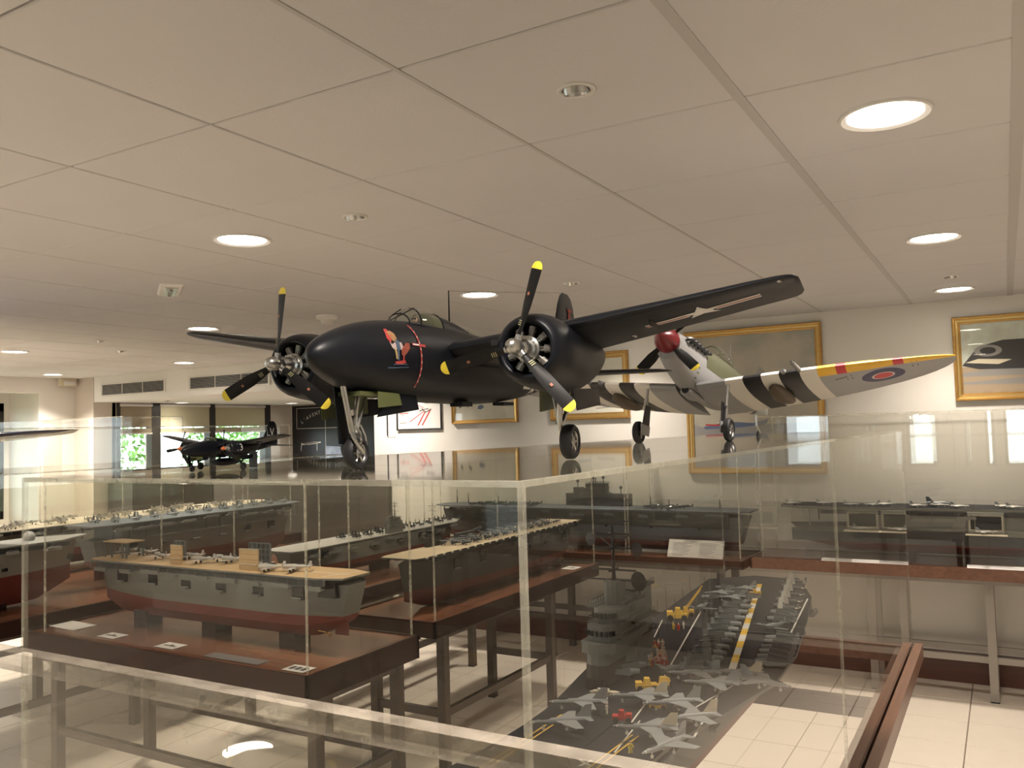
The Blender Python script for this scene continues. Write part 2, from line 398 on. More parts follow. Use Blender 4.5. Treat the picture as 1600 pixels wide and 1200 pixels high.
# outdoors, seen through the windows
MB().box((-40, -30, -.5), (20, 30, -.25)).build('ground_outside', mat('lawn', (.07, .10, .035), .95, noise=(4, .5)), kind='structure')
m_leaf = mat('tree leaves', (.13, .30, .06), .7, noise=(3, .6)); m_bark = mat('bark', (.10, .07, .05), .9)
def tree(loc, r, label):
    t = empty('tree', loc, label=label, cat='tree', group='trees outside the windows')
    MB().tube([(0, 0, -.3), (.05, .02, .6), (0, .05, 1.4)], [.09, .07, .04], 8).build('trunk', m_bark, t)
    mb = MB()
    for i in range(1500):
        u = random.gauss(0, 1), random.gauss(0, 1), random.gauss(0, 1); L = math.sqrt(sum(c*c for c in u)); q = r*random.random()**.4
        c = Vector([a/L*q for a in u])+Vector((0, 0, 1.6)); a = Vector((random.uniform(-1,1), random.uniform(-1,1), random.uniform(-1,1))).normalized()*.07
        b = a.orthogonal().normalized()*.035
        mb.quad(c-a, c-b, c+a, c+b)
    mb.build('foliage', m_leaf, t, recalc=False, kind='stuff')
tree((-12.9, 7.0, 0), 1.0, 'leafy green tree outside the leftmost alcove window')
tree((-14.6, 9.5, -.1), 1.25, 'leafy green tree outside the middle alcove window')
tree((-13.6, 12.3, 0), 1.2, 'leafy green tree outside the alcove window near the poster')

# ventilation grilles on the bulkhead
m_slat = mat('grille slat', (.50, .50, .49), .5); m_dark = mat('grille dark', (.03, .03, .032), .9)
for x0, x1, lab in ((-9.656, -8.498, 'slatted ventilation grille on the bulkhead, nearer the windows'), (-8.04, -6.80, 'slatted ventilation grille on the bulkhead behind the propeller')):
    t = empty('ventilation_grille', ((x0+x1)/2, YW, 2.42), label=lab, cat='vent', group='ventilation grilles on the bulkhead')
    w_ = (x1-x0)/2; h_ = .062
    f = MB().box((-w_-.025, -.014, -h_-.02), (w_+.025, -.001, -h_)).box((-w_-.025, -.014, h_), (w_+.025, -.001, h_+.02)).box((-w_-.025, -.014, -h_), (-w_, -.001, h_)).box((w_, -.014, -h_), (w_+.025, -.001, h_))
    f.build('grille_frame', m_trim, t)
    MB().box((-w_, -.003, -h_), (w_, -.001, h_)).build('backing', m_dark, t)
    sl = None
    for k in range(7):
        z = -h_+.012+k*.0165
        if sl is None:
            sm = MB(); sm.loft([[(-w_, -.011, -.003), (-w_, -.003, .002), (-w_, -.003, .004), (-w_, -.011, -.001)], [(w_, -.011, -.003), (w_, -.003, .002), (w_, -.003, .004), (w_, -.011, -.001)]])
            sl = sm.build('slat', m_slat, t, loc=(0, 0, z))
        else:
            o = bpy.data.objects.new('slat', sl.data); COL.objects.link(o); o.parent = t; o.location = (0, 0, z)
    for k in (1, 2): MB().box((-w_+2*w_*k/3-.004, -.013, -h_), (-w_+2*w_*k/3+.004, -.003, h_)).build('divider', m_trim, t)

# lamps in the ceiling
def big_lamp(x, y, z, label):
    t = empty('ceiling_downlight', (x, y, z), label=label, cat='lamp', group='large round recessed downlights')
    MB().lathe([(-.003, .118), (.006, .116), (.008, .110), (.003, .096), (-.003, .094)], (0, 0, 0), (0, 0, -1), 32).build('trim_ring', m_trim, t, True)
    MB().lathe([(-.002, .001), (-.002, .095), (.001, .095), (.001, .001)], (0, 0, 0), (0, 0, -1), 32).build('diffuser', m_glow, t, True)
spotnames = {(-.232, 2.41): 'large round downlight at upper right, nearest the camera', (-.232, 4.2): 'round downlight at right, second in the row towards the paintings',
    (-.232, 5.98): 'round downlight at right, closest to the painted-aircraft picture', (-2.65, 2.415): 'large round downlight above the left propeller', (-2.65, 4.22): 'round downlight above the black aircraft canopy',
    (-5.04, 4.21): 'round downlight just above the far wingtip of the black aircraft', (-7.44, 4.2): 'round downlight at the far left edge', (-7.44, 5.97): 'round downlight in front of the ventilation grilles', (-9.67, 5.91): 'round downlight nearest the bright left window'}
for i, (x, y) in enumerate(BIG_LAMPS):
    lab = spotnames.get((x, y), 'round recessed downlight glowing in the tiled ceiling')
    big_lamp(x, y, CEIL, lab)
for x, y, lab in ((-9.55, 7.62, 'round downlight under the bulkhead by the blinds'), (-9.2, 9.3, 'round downlight under the bulkhead near the corner'), (-7.4, 8.4, 'round downlight under the bulkhead over the alcove')):
    big_lamp(x, y, SOFF, lab); area_lamp('soffit_lamp', (x, y, SOFF-.012), .16, 9, LAMP_COL)
def small_spot(x, y, z, lit, label):
    t = empty('ceiling_spotlight', (x, y, z), label=label, cat='lamp', group='small recessed spotlights')
    MB().lathe([(-.002, .048), (.004, .047), (.006, .042), (.004, .034), (-.002, .033)], (0,0,0), (0,0,-1), 24).build('trim_ring', m_trim, t, True)
    MB().lathe([(-.004, .0331), (.012, .030), (.012, .026), (-.004, .022)], (0,0,0), (.0,.25,-1), 20).build('gimbal', m_chrome, t, True)
    MB().lathe([(-.003, .001), (-.003, .026), (.004, .024), (.006, .001)], (0,0,0), (0,.25,-1), 20).build('bulb', m_spotglow if lit else m_chrome, t, True)
for x, y, lit, lab in ((-.842, 1.798, 0, 'small unlit spotlight nearest the camera at upper centre'), (-2.041, 2.401, 0, 'small unlit spotlight above the left of the black aircraft'),
        (-.225, 5.406, 0, 'small spotlight beside the right row of downlights'), (-2.041, 4.216, 1, 'small lit spotlight just right of the raised propeller blade'),
        (-6.213, 4.189, 1, 'small lit spotlight, left of the pair at far left'), (-6.804, 4.786, 1, 'small lit spotlight, right of the pair at far left'), (-3.84, 5.4, 0, 'small spotlight hidden partly behind the black fuselage')):
    small_spot(x, y, CEIL, lit, lab)
small_spot(-9.1, 7.05, SOFF, 1, 'small lit spotlight under the bulkhead by the blinds')
t = empty('smoke_detector', (-3.918, 4.301, CEIL), label='white round smoke detector on the ceiling above the black aircraft nose', cat='detector')
MB().lathe([(0, .075), (.02, .073), (.03, .05)], (0,0,0), (0,0,-1), 24).build('base', m_white, t, True)
MB().lathe([(.03, .05), (.055, .042), (.06, .03), (.06, .001)], (0,0,0), (0,0,-1), 20).build('sensor_head', m_trim, t, True)
t = empty('emergency_light', (-3.84, 2.996, CEIL), (0, 0, math.radians(-35)), label='flat rectangular emergency light recessed in the ceiling at left', cat='lamp')
MB().loft([[(-.17, -.06, 0), (.17, -.06, 0), (.17, .06, 0), (-.17, .06, 0)], [(-.16, -.05, -.012), (.16, -.05, -.012), (.16, .05, -.012), (-.16, .05, -.012)]]).build('housing', m_white, t)
MB().box((-.13, -.032, -.016), (.13, .032, -.012)).build('lens', mat('emergency lens', (.5, .48, .40), .15), t)
for k in range(3): MB().cyl((-.07+.07*k, 0, -.02), (-.045+.07*k, 0, -.02), .012, n=8).build('bulb', m_chrome, t)
t = empty('wall_sensor', (-10.2, 6.40, 2.54), label='small cream wall sensor box in the corner below the ceiling', cat='sensor')
MB().box((0, -.1, -.05), (.08, .1, .05)).build('housing', mat('cream plastic', (.62, .56, .42), .5), t)
MB().box((.08, -.07, -.035), (.09, .07, .01)).build('lens', m_trim, t)

# ------------------------------------------------------------------ pictures on the walls
m_gold = mat('gold frame', (.52, .30, .09), .32, metal=.85, noise=(40, .25)); m_gold2 = mat('gold frame inner', (.62, .42, .16), .3, metal=.85)
m_glass = clear('picture glass', (.98, .98, .97), .003, 1.2)
def canvas_mat(name, stops, scale, zgrad=None):
    m = bpy.data.materials.new(name); m.use_nodes = True; nt = m.node_tree; b = nt.nodes['Principled BSDF']; b.inputs['Roughness'].default_value = .6
    tc = nt.nodes.new('ShaderNodeTexCoord'); n = nt.nodes.new('ShaderNodeTexNoise'); n.inputs['Scale'].default_value = scale; n.inputs['Detail'].default_value = 5
    nt.links.new(tc.outputs['Object'], n.inputs['Vector']); cr = nt.nodes.new('ShaderNodeValToRGB')
    cr.color_ramp.elements[0].position = .3; cr.color_ramp.elements[0].color = (*stops[0], 1); cr.color_ramp.elements[1].position = .7; cr.color_ramp.elements[1].color = (*stops[-1], 1)
    for i, s in enumerate(stops[1:-1]): e = cr.color_ramp.elements.new(.3+.4*(i+1)/(len(stops)-1)); e.color = (*s, 1)
    nt.links.new(n.outputs['Fac'], cr.inputs[0]); nt.links.new(cr.outputs[0], b.inputs['Base Color']); return m
def picture(x0, x1, z0, z1, fw, label, canvas, fm=None, fm2=None, tilt=0, prints=(), depth=.035, glass=False, y=YW):
    t = empty('framed_picture', ((x0+x1)/2, y-.002, (z0+z1)/2), label=label, cat='picture')
    w_, h_ = (x1-x0)/2, (z1-z0)/2
    prof = [(0, 0), (0, depth*.8), (fw*.12, depth), (fw*.35, depth*.95), (fw*.42, depth*.65), (fw*.7, depth*.6), (fw*.78, depth*.45), (fw, depth*.4), (fw, 0)]
    bars = [('frame_bar', [(-1,-1),(1,-1)]), ('frame_bar', [(1,-1),(1,1)]), ('frame_bar', [(1,1),(-1,1)]), ('frame_bar', [(-1,1),(-1,-1)])]
    for nm, ends in bars:
        R = [[(sx*(w_-i), -d, sz*(h_-i)) for i, d in prof] for sx, sz in ends]
        MB().loft(R, mf=lambda i, j: 1 if 3 <= j <= 5 else 0).build(nm, [fm or m_gold, fm2 or m_gold2], t)
    MB().box((-w_+fw*.9, -.008, -h_+fw*.9), (w_-fw*.9, -.001, h_-fw*.9)).build('canvas', canvas, t)
    if prints:
        mb = MB(); mats = []; d = .0085
        for pts, mm in prints:
            if mm not in mats: mats.append(mm)
            P = [(-w_+fw+(2*w_-2*fw)*u, -d, -h_+fw+(2*h_-2*fw)*v) for u, v in pts]; d += .00025
            tris = tessellate_polygon([[Vector((p[0], p[2], 0)) for p in P]]); ii = mb.ring(P)
            for q in tris: mb.face([ii[k] for k in q], mats.index(mm))
        mb.build('print', mats, t, recalc=False)
    if glass: MB().box((-w_+fw*.9, -.0145, -h_+fw*.9), (w_-fw*.9, -.013, h_-fw*.9)).build('glass', m_glass, t)
    return t
skyc = canvas_mat('painted sky', [(.33, .33, .29), (.46, .43, .35), (.54, .48, .38)], 3.2)
P_ = lambda n_, c: mat(n_, c, .7)
inkd, inkb, inkr, inkt, inkc, inkg, inky = P_('ink dark', (.03, .03, .035)), P_('ink blue', (.12, .16, .26)), P_('ink red', (.5, .05, .05)), P_('ink tan', (.42, .32, .22)), P_('ink cream', (.75, .68, .52)), P_('ink grey', (.30, .29, .28)), P_('ink yellow', (.7, .5, .12))
def stroke(a, b, w_=.012):
    d = Vector((b[0]-a[0], b[1]-a[1])); d.normalize(); n_ = Vector((-d.y, d.x))*w_/2
    return [(a[0]-n_.x, a[1]-n_.y), (b[0]-n_.x, b[1]-n_.y), (b[0]+n_.x, b[1]+n_.y), (a[0]+n_.x, a[1]+n_.y)]
picture(-2.18, -1.135, 1.40, 2.52, .05, 'large gold-framed painting of a cloudy sky behind the striped fighter', skyc,
        prints=[([(0, .33), (.1, .30), (1, .33), (1, 0), (0, 0)], inkg), ([(.08, .31), (.3, .345), (.5, .33), (.62, .36), (.6, .32), (.4, .30), (.1, .29)], inkb), (stroke((.1, .325), (.3, .315), .012), inkr), (stroke((.2, .34), (.34, .33), .01), inkc)])
prt = [([(0, 0), (1, 0), (1, .42), (0, .38)], inkt), ([(.0, .16), (.35, .20), (.8, .15), (.5, .10), (0, .13)], inkg), ([(0, .30), (.3, .36), (.62, .34), (.6, .20), (.3, .24), (0, .24)], inkg),
       ([(0, .40), (.1, .66), (.25, .74), (.45, .74), (.47, .62), (.62, .60), (.8, .56), (1, .50), (1, .36), (.7, .30), (.45, .32), (.1, .34)], inkd), (disc(.085, .16, .60, 16), inkg), (disc(.05, .16, .60, 12), inkd),
       ([(.50, .62), (.56, .80), (.60, .88), (.95, .52), (.88, .50), (.62, .78)], inkd), ([(.60, .88), (.72, .84), (1, .66), (1, .56), (.92, .56)], inkg), ([(.02, .44), (.22, .40), (.30, .46), (.1, .49)], inkc),
       ([(.52, .47), (.84, .52), (.84, .49), (.52, .44)], inkg), ([(.54, .30), (.60, .31), (.63, .40), (.70, .38), (.71, .40), (.63, .44), (.62, .47), (.58, .47), (.54, .40)], inkc), (disc(.028, .60, .485, 12), inkc),
       ([(.56, .13), (.60, .13), (.60, .31), (.55, .31)], inkb), (disc(.075, .745, .22, 16), inkd), (disc(.05, .745, .22, 12), inkc), (disc(.02, .745, .22, 8), inkd), ([(.66, .24), (.72, .42), (.75, .41), (.70, .22)], inkc),
       ([(.74, .12), (.84, .11), (.82, .16), (.77, .17)], inky), ([(.78, .34), (.98, .33), (1, .18), (.86, .14), (.80, .20)], inkb), (disc(.05, .96, .22, 12), inkd)]
picture(-.281, .80, 1.895, 2.468, .05, 'gold-framed painting of a mechanic working beside dark parked aircraft, at right', canvas_mat('painted haze', [(.45, .44, .38), (.62, .66, .58), (.40, .36, .28)], 4), prints=prt, glass=True)
picture(-3.40, -2.665, 1.855, 2.42, .055, 'gold-framed picture half hidden behind the black engine', canvas_mat('painted pale', [(.62, .60, .52), (.75, .73, .64)], 3), prints=[(stroke((.6, .08), (.85, .10), .02), inkg), (stroke((.2, .15), (.5, .12), .02), inkb)], glass=True)
picture(-4.43, -3.73, 1.853, 2.30, .035, 'gold-framed pale picture below the black fuselage', canvas_mat('painted cream', [(.72, .68, .56), (.78, .75, .66)], 3),
        prints=[([(.08, .28), (.12, .36), (.10, .42), (.06, .34)], inkd), ([(.22, .3), (.27, .38), (.25, .44), (.2, .34)], inkd), ([(.38, .26), (.44, .24), (.50, .30), (.46, .36), (.40, .34)], inkb)], glass=True)
lp = [(stroke((.25, .95), (.62, .66), .018), inkr), (stroke((.22, .74), (.6, .64), .014), inkr), (stroke((.28, .22), (.62, .55), .022), inkr), (stroke((.48, .1), (.66, .55), .03), inkr), (stroke((.58, .1), (.78, .6), .03), inkr),
      (stroke((.04, .50), (.26, .52), .03), inkr), (stroke((.10, .56), (.13, .42), .03), inkg), (stroke((.58, .64), (.66, .52), .02), inkd), (stroke((.66, .52), (.80, .62), .02), inkd), (stroke((.52, .58), (.74, .64), .02), inkd), (stroke((.44, .50), (.6, .6), .01), inkd), (stroke((.05, .93), (.22, .95), .03), inkd), (stroke((.04, .2), (.22, .21), .02), inkg), ([(.66, .80), (.86, .84), (.84, .92), (.66, .90)], inkg)]
picture(-5.08, -4.557, 1.81, 2.13, .014, 'black-framed white drawing with red lines on the back wall', mat('paper white', (.70, .68, .64), .7), mat('black frame', (.02, .02, .02), .3), mat('black frame', (.02, .02, .02), .3), prints=lp, depth=.02)
t = empty('wall_hook_rod', (-5.2, YW, 2.0), label='thin black rod with white paper hanging left of the black-framed drawing', cat='rod')
MB().box((-.005, -.012, -.24), (.005, -.004, .15)).build('rod', m_black, t); MB().box((.01, -.004, -.25), (.10, -.001, .15)).build('paper', mat('paper white', (.7, .68, .64)), t)
# black poster on the alcove wall
t = empty('poster', (-9.0, 9.948, 1.6), label='large black poster with white arched lettering on the alcove wall', cat='poster')
MB().box((-.82, -.012, -.9), (1.1, -.002, .66)).build('board', mat('poster black', (.012, .012, .014), .35), t)
lb = MB(); mw = mat('poster lettering', (.62, .60, .55), .6)
word = "L'AVENTURE SOUS LES"
for i, ch in enumerate(word):
    if ch == ' ': continue
    vs, fs = text_polys(ch, .078); a = (i-9)*.062; R = 1.05
    k = len(lb.v); cx, cz = R*math.sin(a)-.05, R*math.cos(a)-R+.56
    lb.v += [(cx+x*math.cos(-a)-y*math.sin(-a), -.0135, cz+x*math.sin(-a)+y*math.cos(-a)) for x, y in vs]; lb.f += [tuple(q+k for q in f) for f in fs]; lb.m += [0]*len(fs)
for a, b in (((-.72, .62), (.6, .62)), ((-.72, .62), (-.72, .30)), ((-.72, .30), (.6, .30)), ((-.12, .58), (-.12, -.1))):
    lb.poly([(p[0], -.0135, p[1]) for p in stroke(a, b, .008)])
for sx in (-.62, -.58, -.5): lb.poly([(p[0], -.0135, p[1]) for p in stroke((sx, .05), (sx+.28, .08), .02)])
lb.poly([(p[0], -.0135, p[1]) for p in stroke((-.64, -.05), (-.62, .08), .01)]); lb.poly([(p[0], -.0135, p[1]) for p in stroke((-.3, -.05), (-.3, .08), .01)])
lb.build('lettering', mw, t, recalc=False)
pb = MB(); pb.poly([(p[0], -.0132, p[1]) for p in [(-.12, -.30), (.28, -.30), (.28, 0), (-.12, .02)]]); pb.build('photograph', canvas_mat('poster sea', [(.12, .18, .30), (.45, .52, .62)], 6), t, recalc=False)

# ------------------------------------------------------------------ tables and acrylic cases
m_top = wood('table top wood', (.095, .040, .022), (.21, .092, .05), .25, 1.8, 1, .35)
m_topx = wood('table top wood along', (.095, .040, .022), (.21, .092, .05), .25, 1.8, 0, .35)
m_rimw = wood('rail wood', (.13, .055, .032), (.22, .105, .06), .3, 7, 1)
m_fascia = wood('fascia wood', (.018, .008, .006), (.034, .014, .010), .45, 2, 1, .12)
m_leg = mat('painted steel leg', (.085, .066, .052), .5, spec=.25, noise=(4, .15))
m_legx = mat('grey steel leg', (.30, .27, .235), .4)
m_acr = clear('acrylic sheet', (.985, .985, .975), .0008, .45)
m_acrtop = clear('acrylic top sheet', (.95, .95, .93), .004, 1.3, rough=.035)
m_edge = semiclear('acrylic edge', (.72, .70, .58), .30)
m_edgeb = semiclear('acrylic thick edge', (.46, .41, .34), .42)
def table(name, x0, x1, y0, y1, z, th, label, legs, along='y', mt=None, ml=None, stretch=.32, apron=.06):
    t = empty(name, ((x0+x1)/2, (y0+y1)/2, 0), label=label, cat='table')
    cx, cy = (x0+x1)/2, (y0+y1)/2
    def B(a, b): return ((a[0]-cx, a[1]-cy, a[2]), (b[0]-cx, b[1]-cy, b[2]))
    mt = mt or (m_top if along == 'y' else m_topx); ml = ml or m_leg
    MB().box(*B((x0+.012, y0+.012, z-.03), (x1-.012, y1-.012, z))).build('table_top', mt, t)
    for a, b in (((x0, y0, z-th), (x1, y0+.014, z+.006)), ((x0, y1-.014, z-th), (x1, y1, z+.006)), ((x0, y0, z-th), (x0+.014, y1, z+.006)), ((x1-.014, y0, z-th), (x1, y1, z+.006))):
        MB().box(*B(a, b)).build('fascia', m_fascia if ml is m_leg else m_rimw, t)
    s = .024
    for lx in legs[0]:
        for ly in legs[1]:
            MB().box(*B((lx-s, ly-s, 0.006), (lx+s, ly+s, z-th+.01))).build('leg', ml, t)
            MB().box(*B((lx-s-.001, ly-s-.001, 0), (lx+s+.001, ly+s+.001, .008))).build('foot', m_black, t)
    lx, ly = legs
    for y in ly:
        if len(lx) > 1: MB().box(*B((lx[0]+s, y-.014, stretch-.03), (lx[-1]-s, y+.014, stretch+.01))).build('stretcher', ml, t)
        if len(lx) > 1: MB().box(*B((lx[0]+s, y-.018, z-th-apron+.02), (lx[-1]-s, y+.018, z-th+.002))).build('apron', ml, t)
    for x in lx[-1:] if len(lx) > 1 else lx:
        MB().box(*B((x-.014, ly[0]+s, stretch-.03), (x+.014, ly[-1]-s, stretch+.01))).build('stretcher', ml, t)
    for x in lx: MB().box(*B((x-.018, ly[0]+s, z-th-apron+.02), (x+.018, ly[-1]-s, z-th+.002))).build('apron', ml, t)
    return t
table('display_table', -4.42, -2.455, 2.546, 3.292, .82, .10, 'dark wooden table under the small tan-decked carrier model, front left', ([-4.3, -2.52], [2.66, 3.2]), 'x')
table('display_table', -3.14, -2.53, 3.53, 5.52, .82, .075, 'long dark wooden table under the dark-hulled carrier with biplanes', ([-3.07, -2.62], [3.72, 4.93]))
table('display_table', -4.32, -3.50, 3.75, 5.88, .82, .075, 'dark wooden table under the grey carrier with folded-wing aircraft', ([-4.25, -3.60], [3.9, 5.5]))
table('display_table', -6.05, -4.72, 1.6, 5.6, .82, .08, 'wide dark wooden table under the grey-bowed ship at the left edge', ([-5.9, -4.85], [2.2, 3.5, 5.2]))
table('display_table', -6.86, -6.12, 3.0, 6.3, .82, .08, 'dark table under the pale ship deck crowded with bright aircraft', ([-6.8, -6.2], [3.2, 6.1]))
table('wall_table', -4.6, -1.62, 5.93, 6.5, .82, .05, 'dark wooden table along the back wall under the large blue-grey carrier', ([-4.5, -3.17, -1.8], [6.0, 6.36]), 'x')
table('wall_table', -1.60, 2.6, 6.03, 6.52, .84, .07, 'reddish wooden table along the back wall at right under the angled-deck carrier', ([-.83, -.14, 1.2], [6.16, 6.44]), 'x', wood('red table wood', (.11, .04, .025), (.18, .07, .042), .3, 4, 0), m_legx, .27)
# open wooden frame that carries the nearest case
X0, X1, Y0, Y1, ZB, ZT = -1.192, -.388, .684, 4.02, .82, 1.7375
t = empty('case_frame_stand', ((X0+X1)/2, (Y0+Y1)/2, 0), label='open reddish wooden rail frame carrying the nearest acrylic case', cat='stand')
cx, cy = (X0+X1)/2, (Y0+Y1)/2
def fb(x0, y0, z0, x1, y1, z1, nm, m): MB().box((x0-cx, y0-cy, z0), (x1-cx, y1-cy, z1)).build(nm, m, t)
for sx, xx in ((1, X1), (-1, X0)):
    fb(xx+sx*.004, Y0-.03, .765, xx+sx*.038, Y1+.02, .826, 'outer_rail', m_rimw); fb(xx-sx*.014, Y0-.03, .765, xx-sx*.06, Y1+.02, .82, 'inner_rail', m_rimw)
    fb(xx-sx*.05, Y0-.03, .74, xx+sx*.03, Y1+.018, .765, 'lower_rail', m_fascia)
fb(X0+.06, Y0-.02, .75, X1-.06, Y0+.03, .815, 'cross_rail', m_rimw); fb(X0+.06, Y1-.03, .75, X1-.06, Y1+.02, .815, 'cross_rail', m_rimw)
for y in (1.4, 2.3, 3.2): fb(X0+.06, y, .75, X1-.06, y+.05, .81, 'cross_rail', m_fascia)
for x in (-1.13, -.45):
    for y in (1.0, 2.7): fb(x-.024, y-.024, 0, x+.024, y+.024, .745, 'leg', m_leg)

def case(x0, x1, y0, y1, z0, z1, label, th=.006, sides='fblrt', ed=.008, seam=(), mt=None, mtop=None, me=None):
    t = empty('display_case', ((x0+x1)/2, (y0+y1)/2, z0), label=label, cat='display case')
    cx, cy = (x0+x1)/2, (y0+y1)/2; h = z1-z0; a, b = (x1-x0)/2, (y1-y0)/2; g = .0015
    mt = mt or m_acr; me = me or m_edge
    if 'f' in sides: MB().box((-a+ed, -b, g), (a-ed, -b+th, h-ed)).build('front_panel', mt, t)
    if 'b' in sides: MB().box((-a+ed, b-th, g), (a-ed, b, h-ed)).build('back_panel', mt, t)
    ys = [-b+ed]+[s-cy for s in seam]+[b-ed]
    for nm, xx in (('left_panel', -a), ('right_panel', a-th)):
        if nm[0] in sides:
            for k in range(len(ys)-1): MB().box((xx, ys[k]+(.001 if k else 0), g), (xx+th, ys[k+1]-(.001 if k < len(ys)-2 else 0), h-ed)).build(nm, mt, t)
    if 't' in sides: MB().box((-a+ed, -b+ed, h-th), (a-ed, b-ed, h)).build('top_panel', mtop or m_acrtop, t)
    for sx in (-1, 1):
        for sy in (-1, 1):
            MB().box((sx*a, sy*b, g), (sx*(a-ed), sy*(b-ed), h-ed)).build('corner_edge', me, t)
        MB().box((sx*a, -b, h-ed), (sx*(a-ed), b, h)).build('top_edge', me, t)
        MB().box((-a+ed, sx*b, h-ed), (a-ed, sx*(b-ed), h)).build('top_edge', me, t)
    for s in seam:
        MB().box((a-th-.001, s-cy-.002, g), (a+.0005, s-cy+.002, h-ed)).build('seam', me, t)
    return t
case(X0, X1, Y0, Y1, ZB, ZT, 'largest and nearest clear acrylic case, its top carrying the black twin-engined aircraft', .006, ed=.006, seam=(2.32,))
case(-1.75, .36, -.75, .521, .80, 1.571, 'low clear acrylic case in the foreground whose thick rear edge crosses the bottom left', .012, 'fblrt', .018, me=m_edgeb, mtop=clear('acrylic low top', (.96, .96, .94), .003, .8))
case(-4.28, -2.475, 2.57, 3.27, .826, 1.60, 'clear acrylic case over the small tan-decked carrier', .006)
case(-3.12, -2.55, 3.56, 5.50, .826, 1.62, 'narrow clear acrylic case over the dark-hulled carrier with biplanes', .006)
case(-4.28, -3.55, 3.80, 5.85, .826, 1.62, 'clear acrylic case over the grey carrier with folded-wing aircraft', .006)
case(-6.0, -4.80, 1.7, 5.5, .826, 1.62, 'clear acrylic case over the grey-bowed ship at the left edge', .006)
case(-6.84, -6.16, 3.1, 6.2, .826, 1.90, 'tall clear acrylic case over the pale crowded ship deck', .007)
case(-9.4, -6.994, 4.933, 5.6, .826, 2.013, 'tallest clear acrylic case, standing near the bright left window', .008)
table('display_table', -9.5, -6.93, 4.85, 5.7, .82, .08, 'dark table under the tallest acrylic case near the bright left window', ([-9.4, -7.0], [4.95, 5.6]), 'x')
case(-4.55, -2.496, 5.95, 6.48, .826, 1.60, 'clear acrylic case on the wall table over the large blue-grey carrier, left section', .006)
case(-2.48, -1.64, 5.95, 6.48, .826, 1.60, 'clear acrylic case on the wall table over the large blue-grey carrier, right section', .006)
case(-1.52, 2.5, 6.06, 6.50, .842, 1.83, 'long clear acrylic case against the wall at right over the angled-deck carrier', .006, mtop=m_acr, mt=clear('acrylic wall case sheet', (.985, .985, .975), .0008, 1.9))

# ------------------------------------------------------------------ ship models
m_deckw = mat('tan wooden deck', (.42, .29, .15), .7, noise=(12, .12)); m_decktan = mat('pale tan deck', (.36, .29, .19), .7, noise=(12, .15))
m_deckg = mat('dark grey deck', (.026, .027, .030), .75, spec=.2, noise=(9, .15)); m_deckl = mat('light grey deck', (.42, .41, .38), .6, noise=(8, .1))
m_hullg = mat('warship grey', (.145, .15, .14), .55, noise=(6, .12)); m_hulld = mat('dark warship paint', (.028, .030, .032), .5, noise=(6, .2))
m_hullb = mat('blue grey paint', (.10, .115, .135), .5, noise=(6, .15)); m_hulll = mat('pale warship grey', (.26, .26, .245), .55, noise=(6, .08))
m_red = mat('antifouling red', (.15, .024, .018), .5, noise=(6, .15)); m_reddk = mat('dark antifouling red', (.10, .02, .016), .5)
m_yel = mat('deck yellow', (.72, .46, .06), .6); m_wht = mat('marking white', (.68, .66, .60), .6); m_redp = mat('bright red', (.5, .03, .02), .5)
m_win = mat('dark glazing', (.01, .011, .013), .2); m_brass = mat('brass', (.60, .40, .15), .25, metal=1); m_cream = mat('cream paint', (.62, .55, .42), .6)

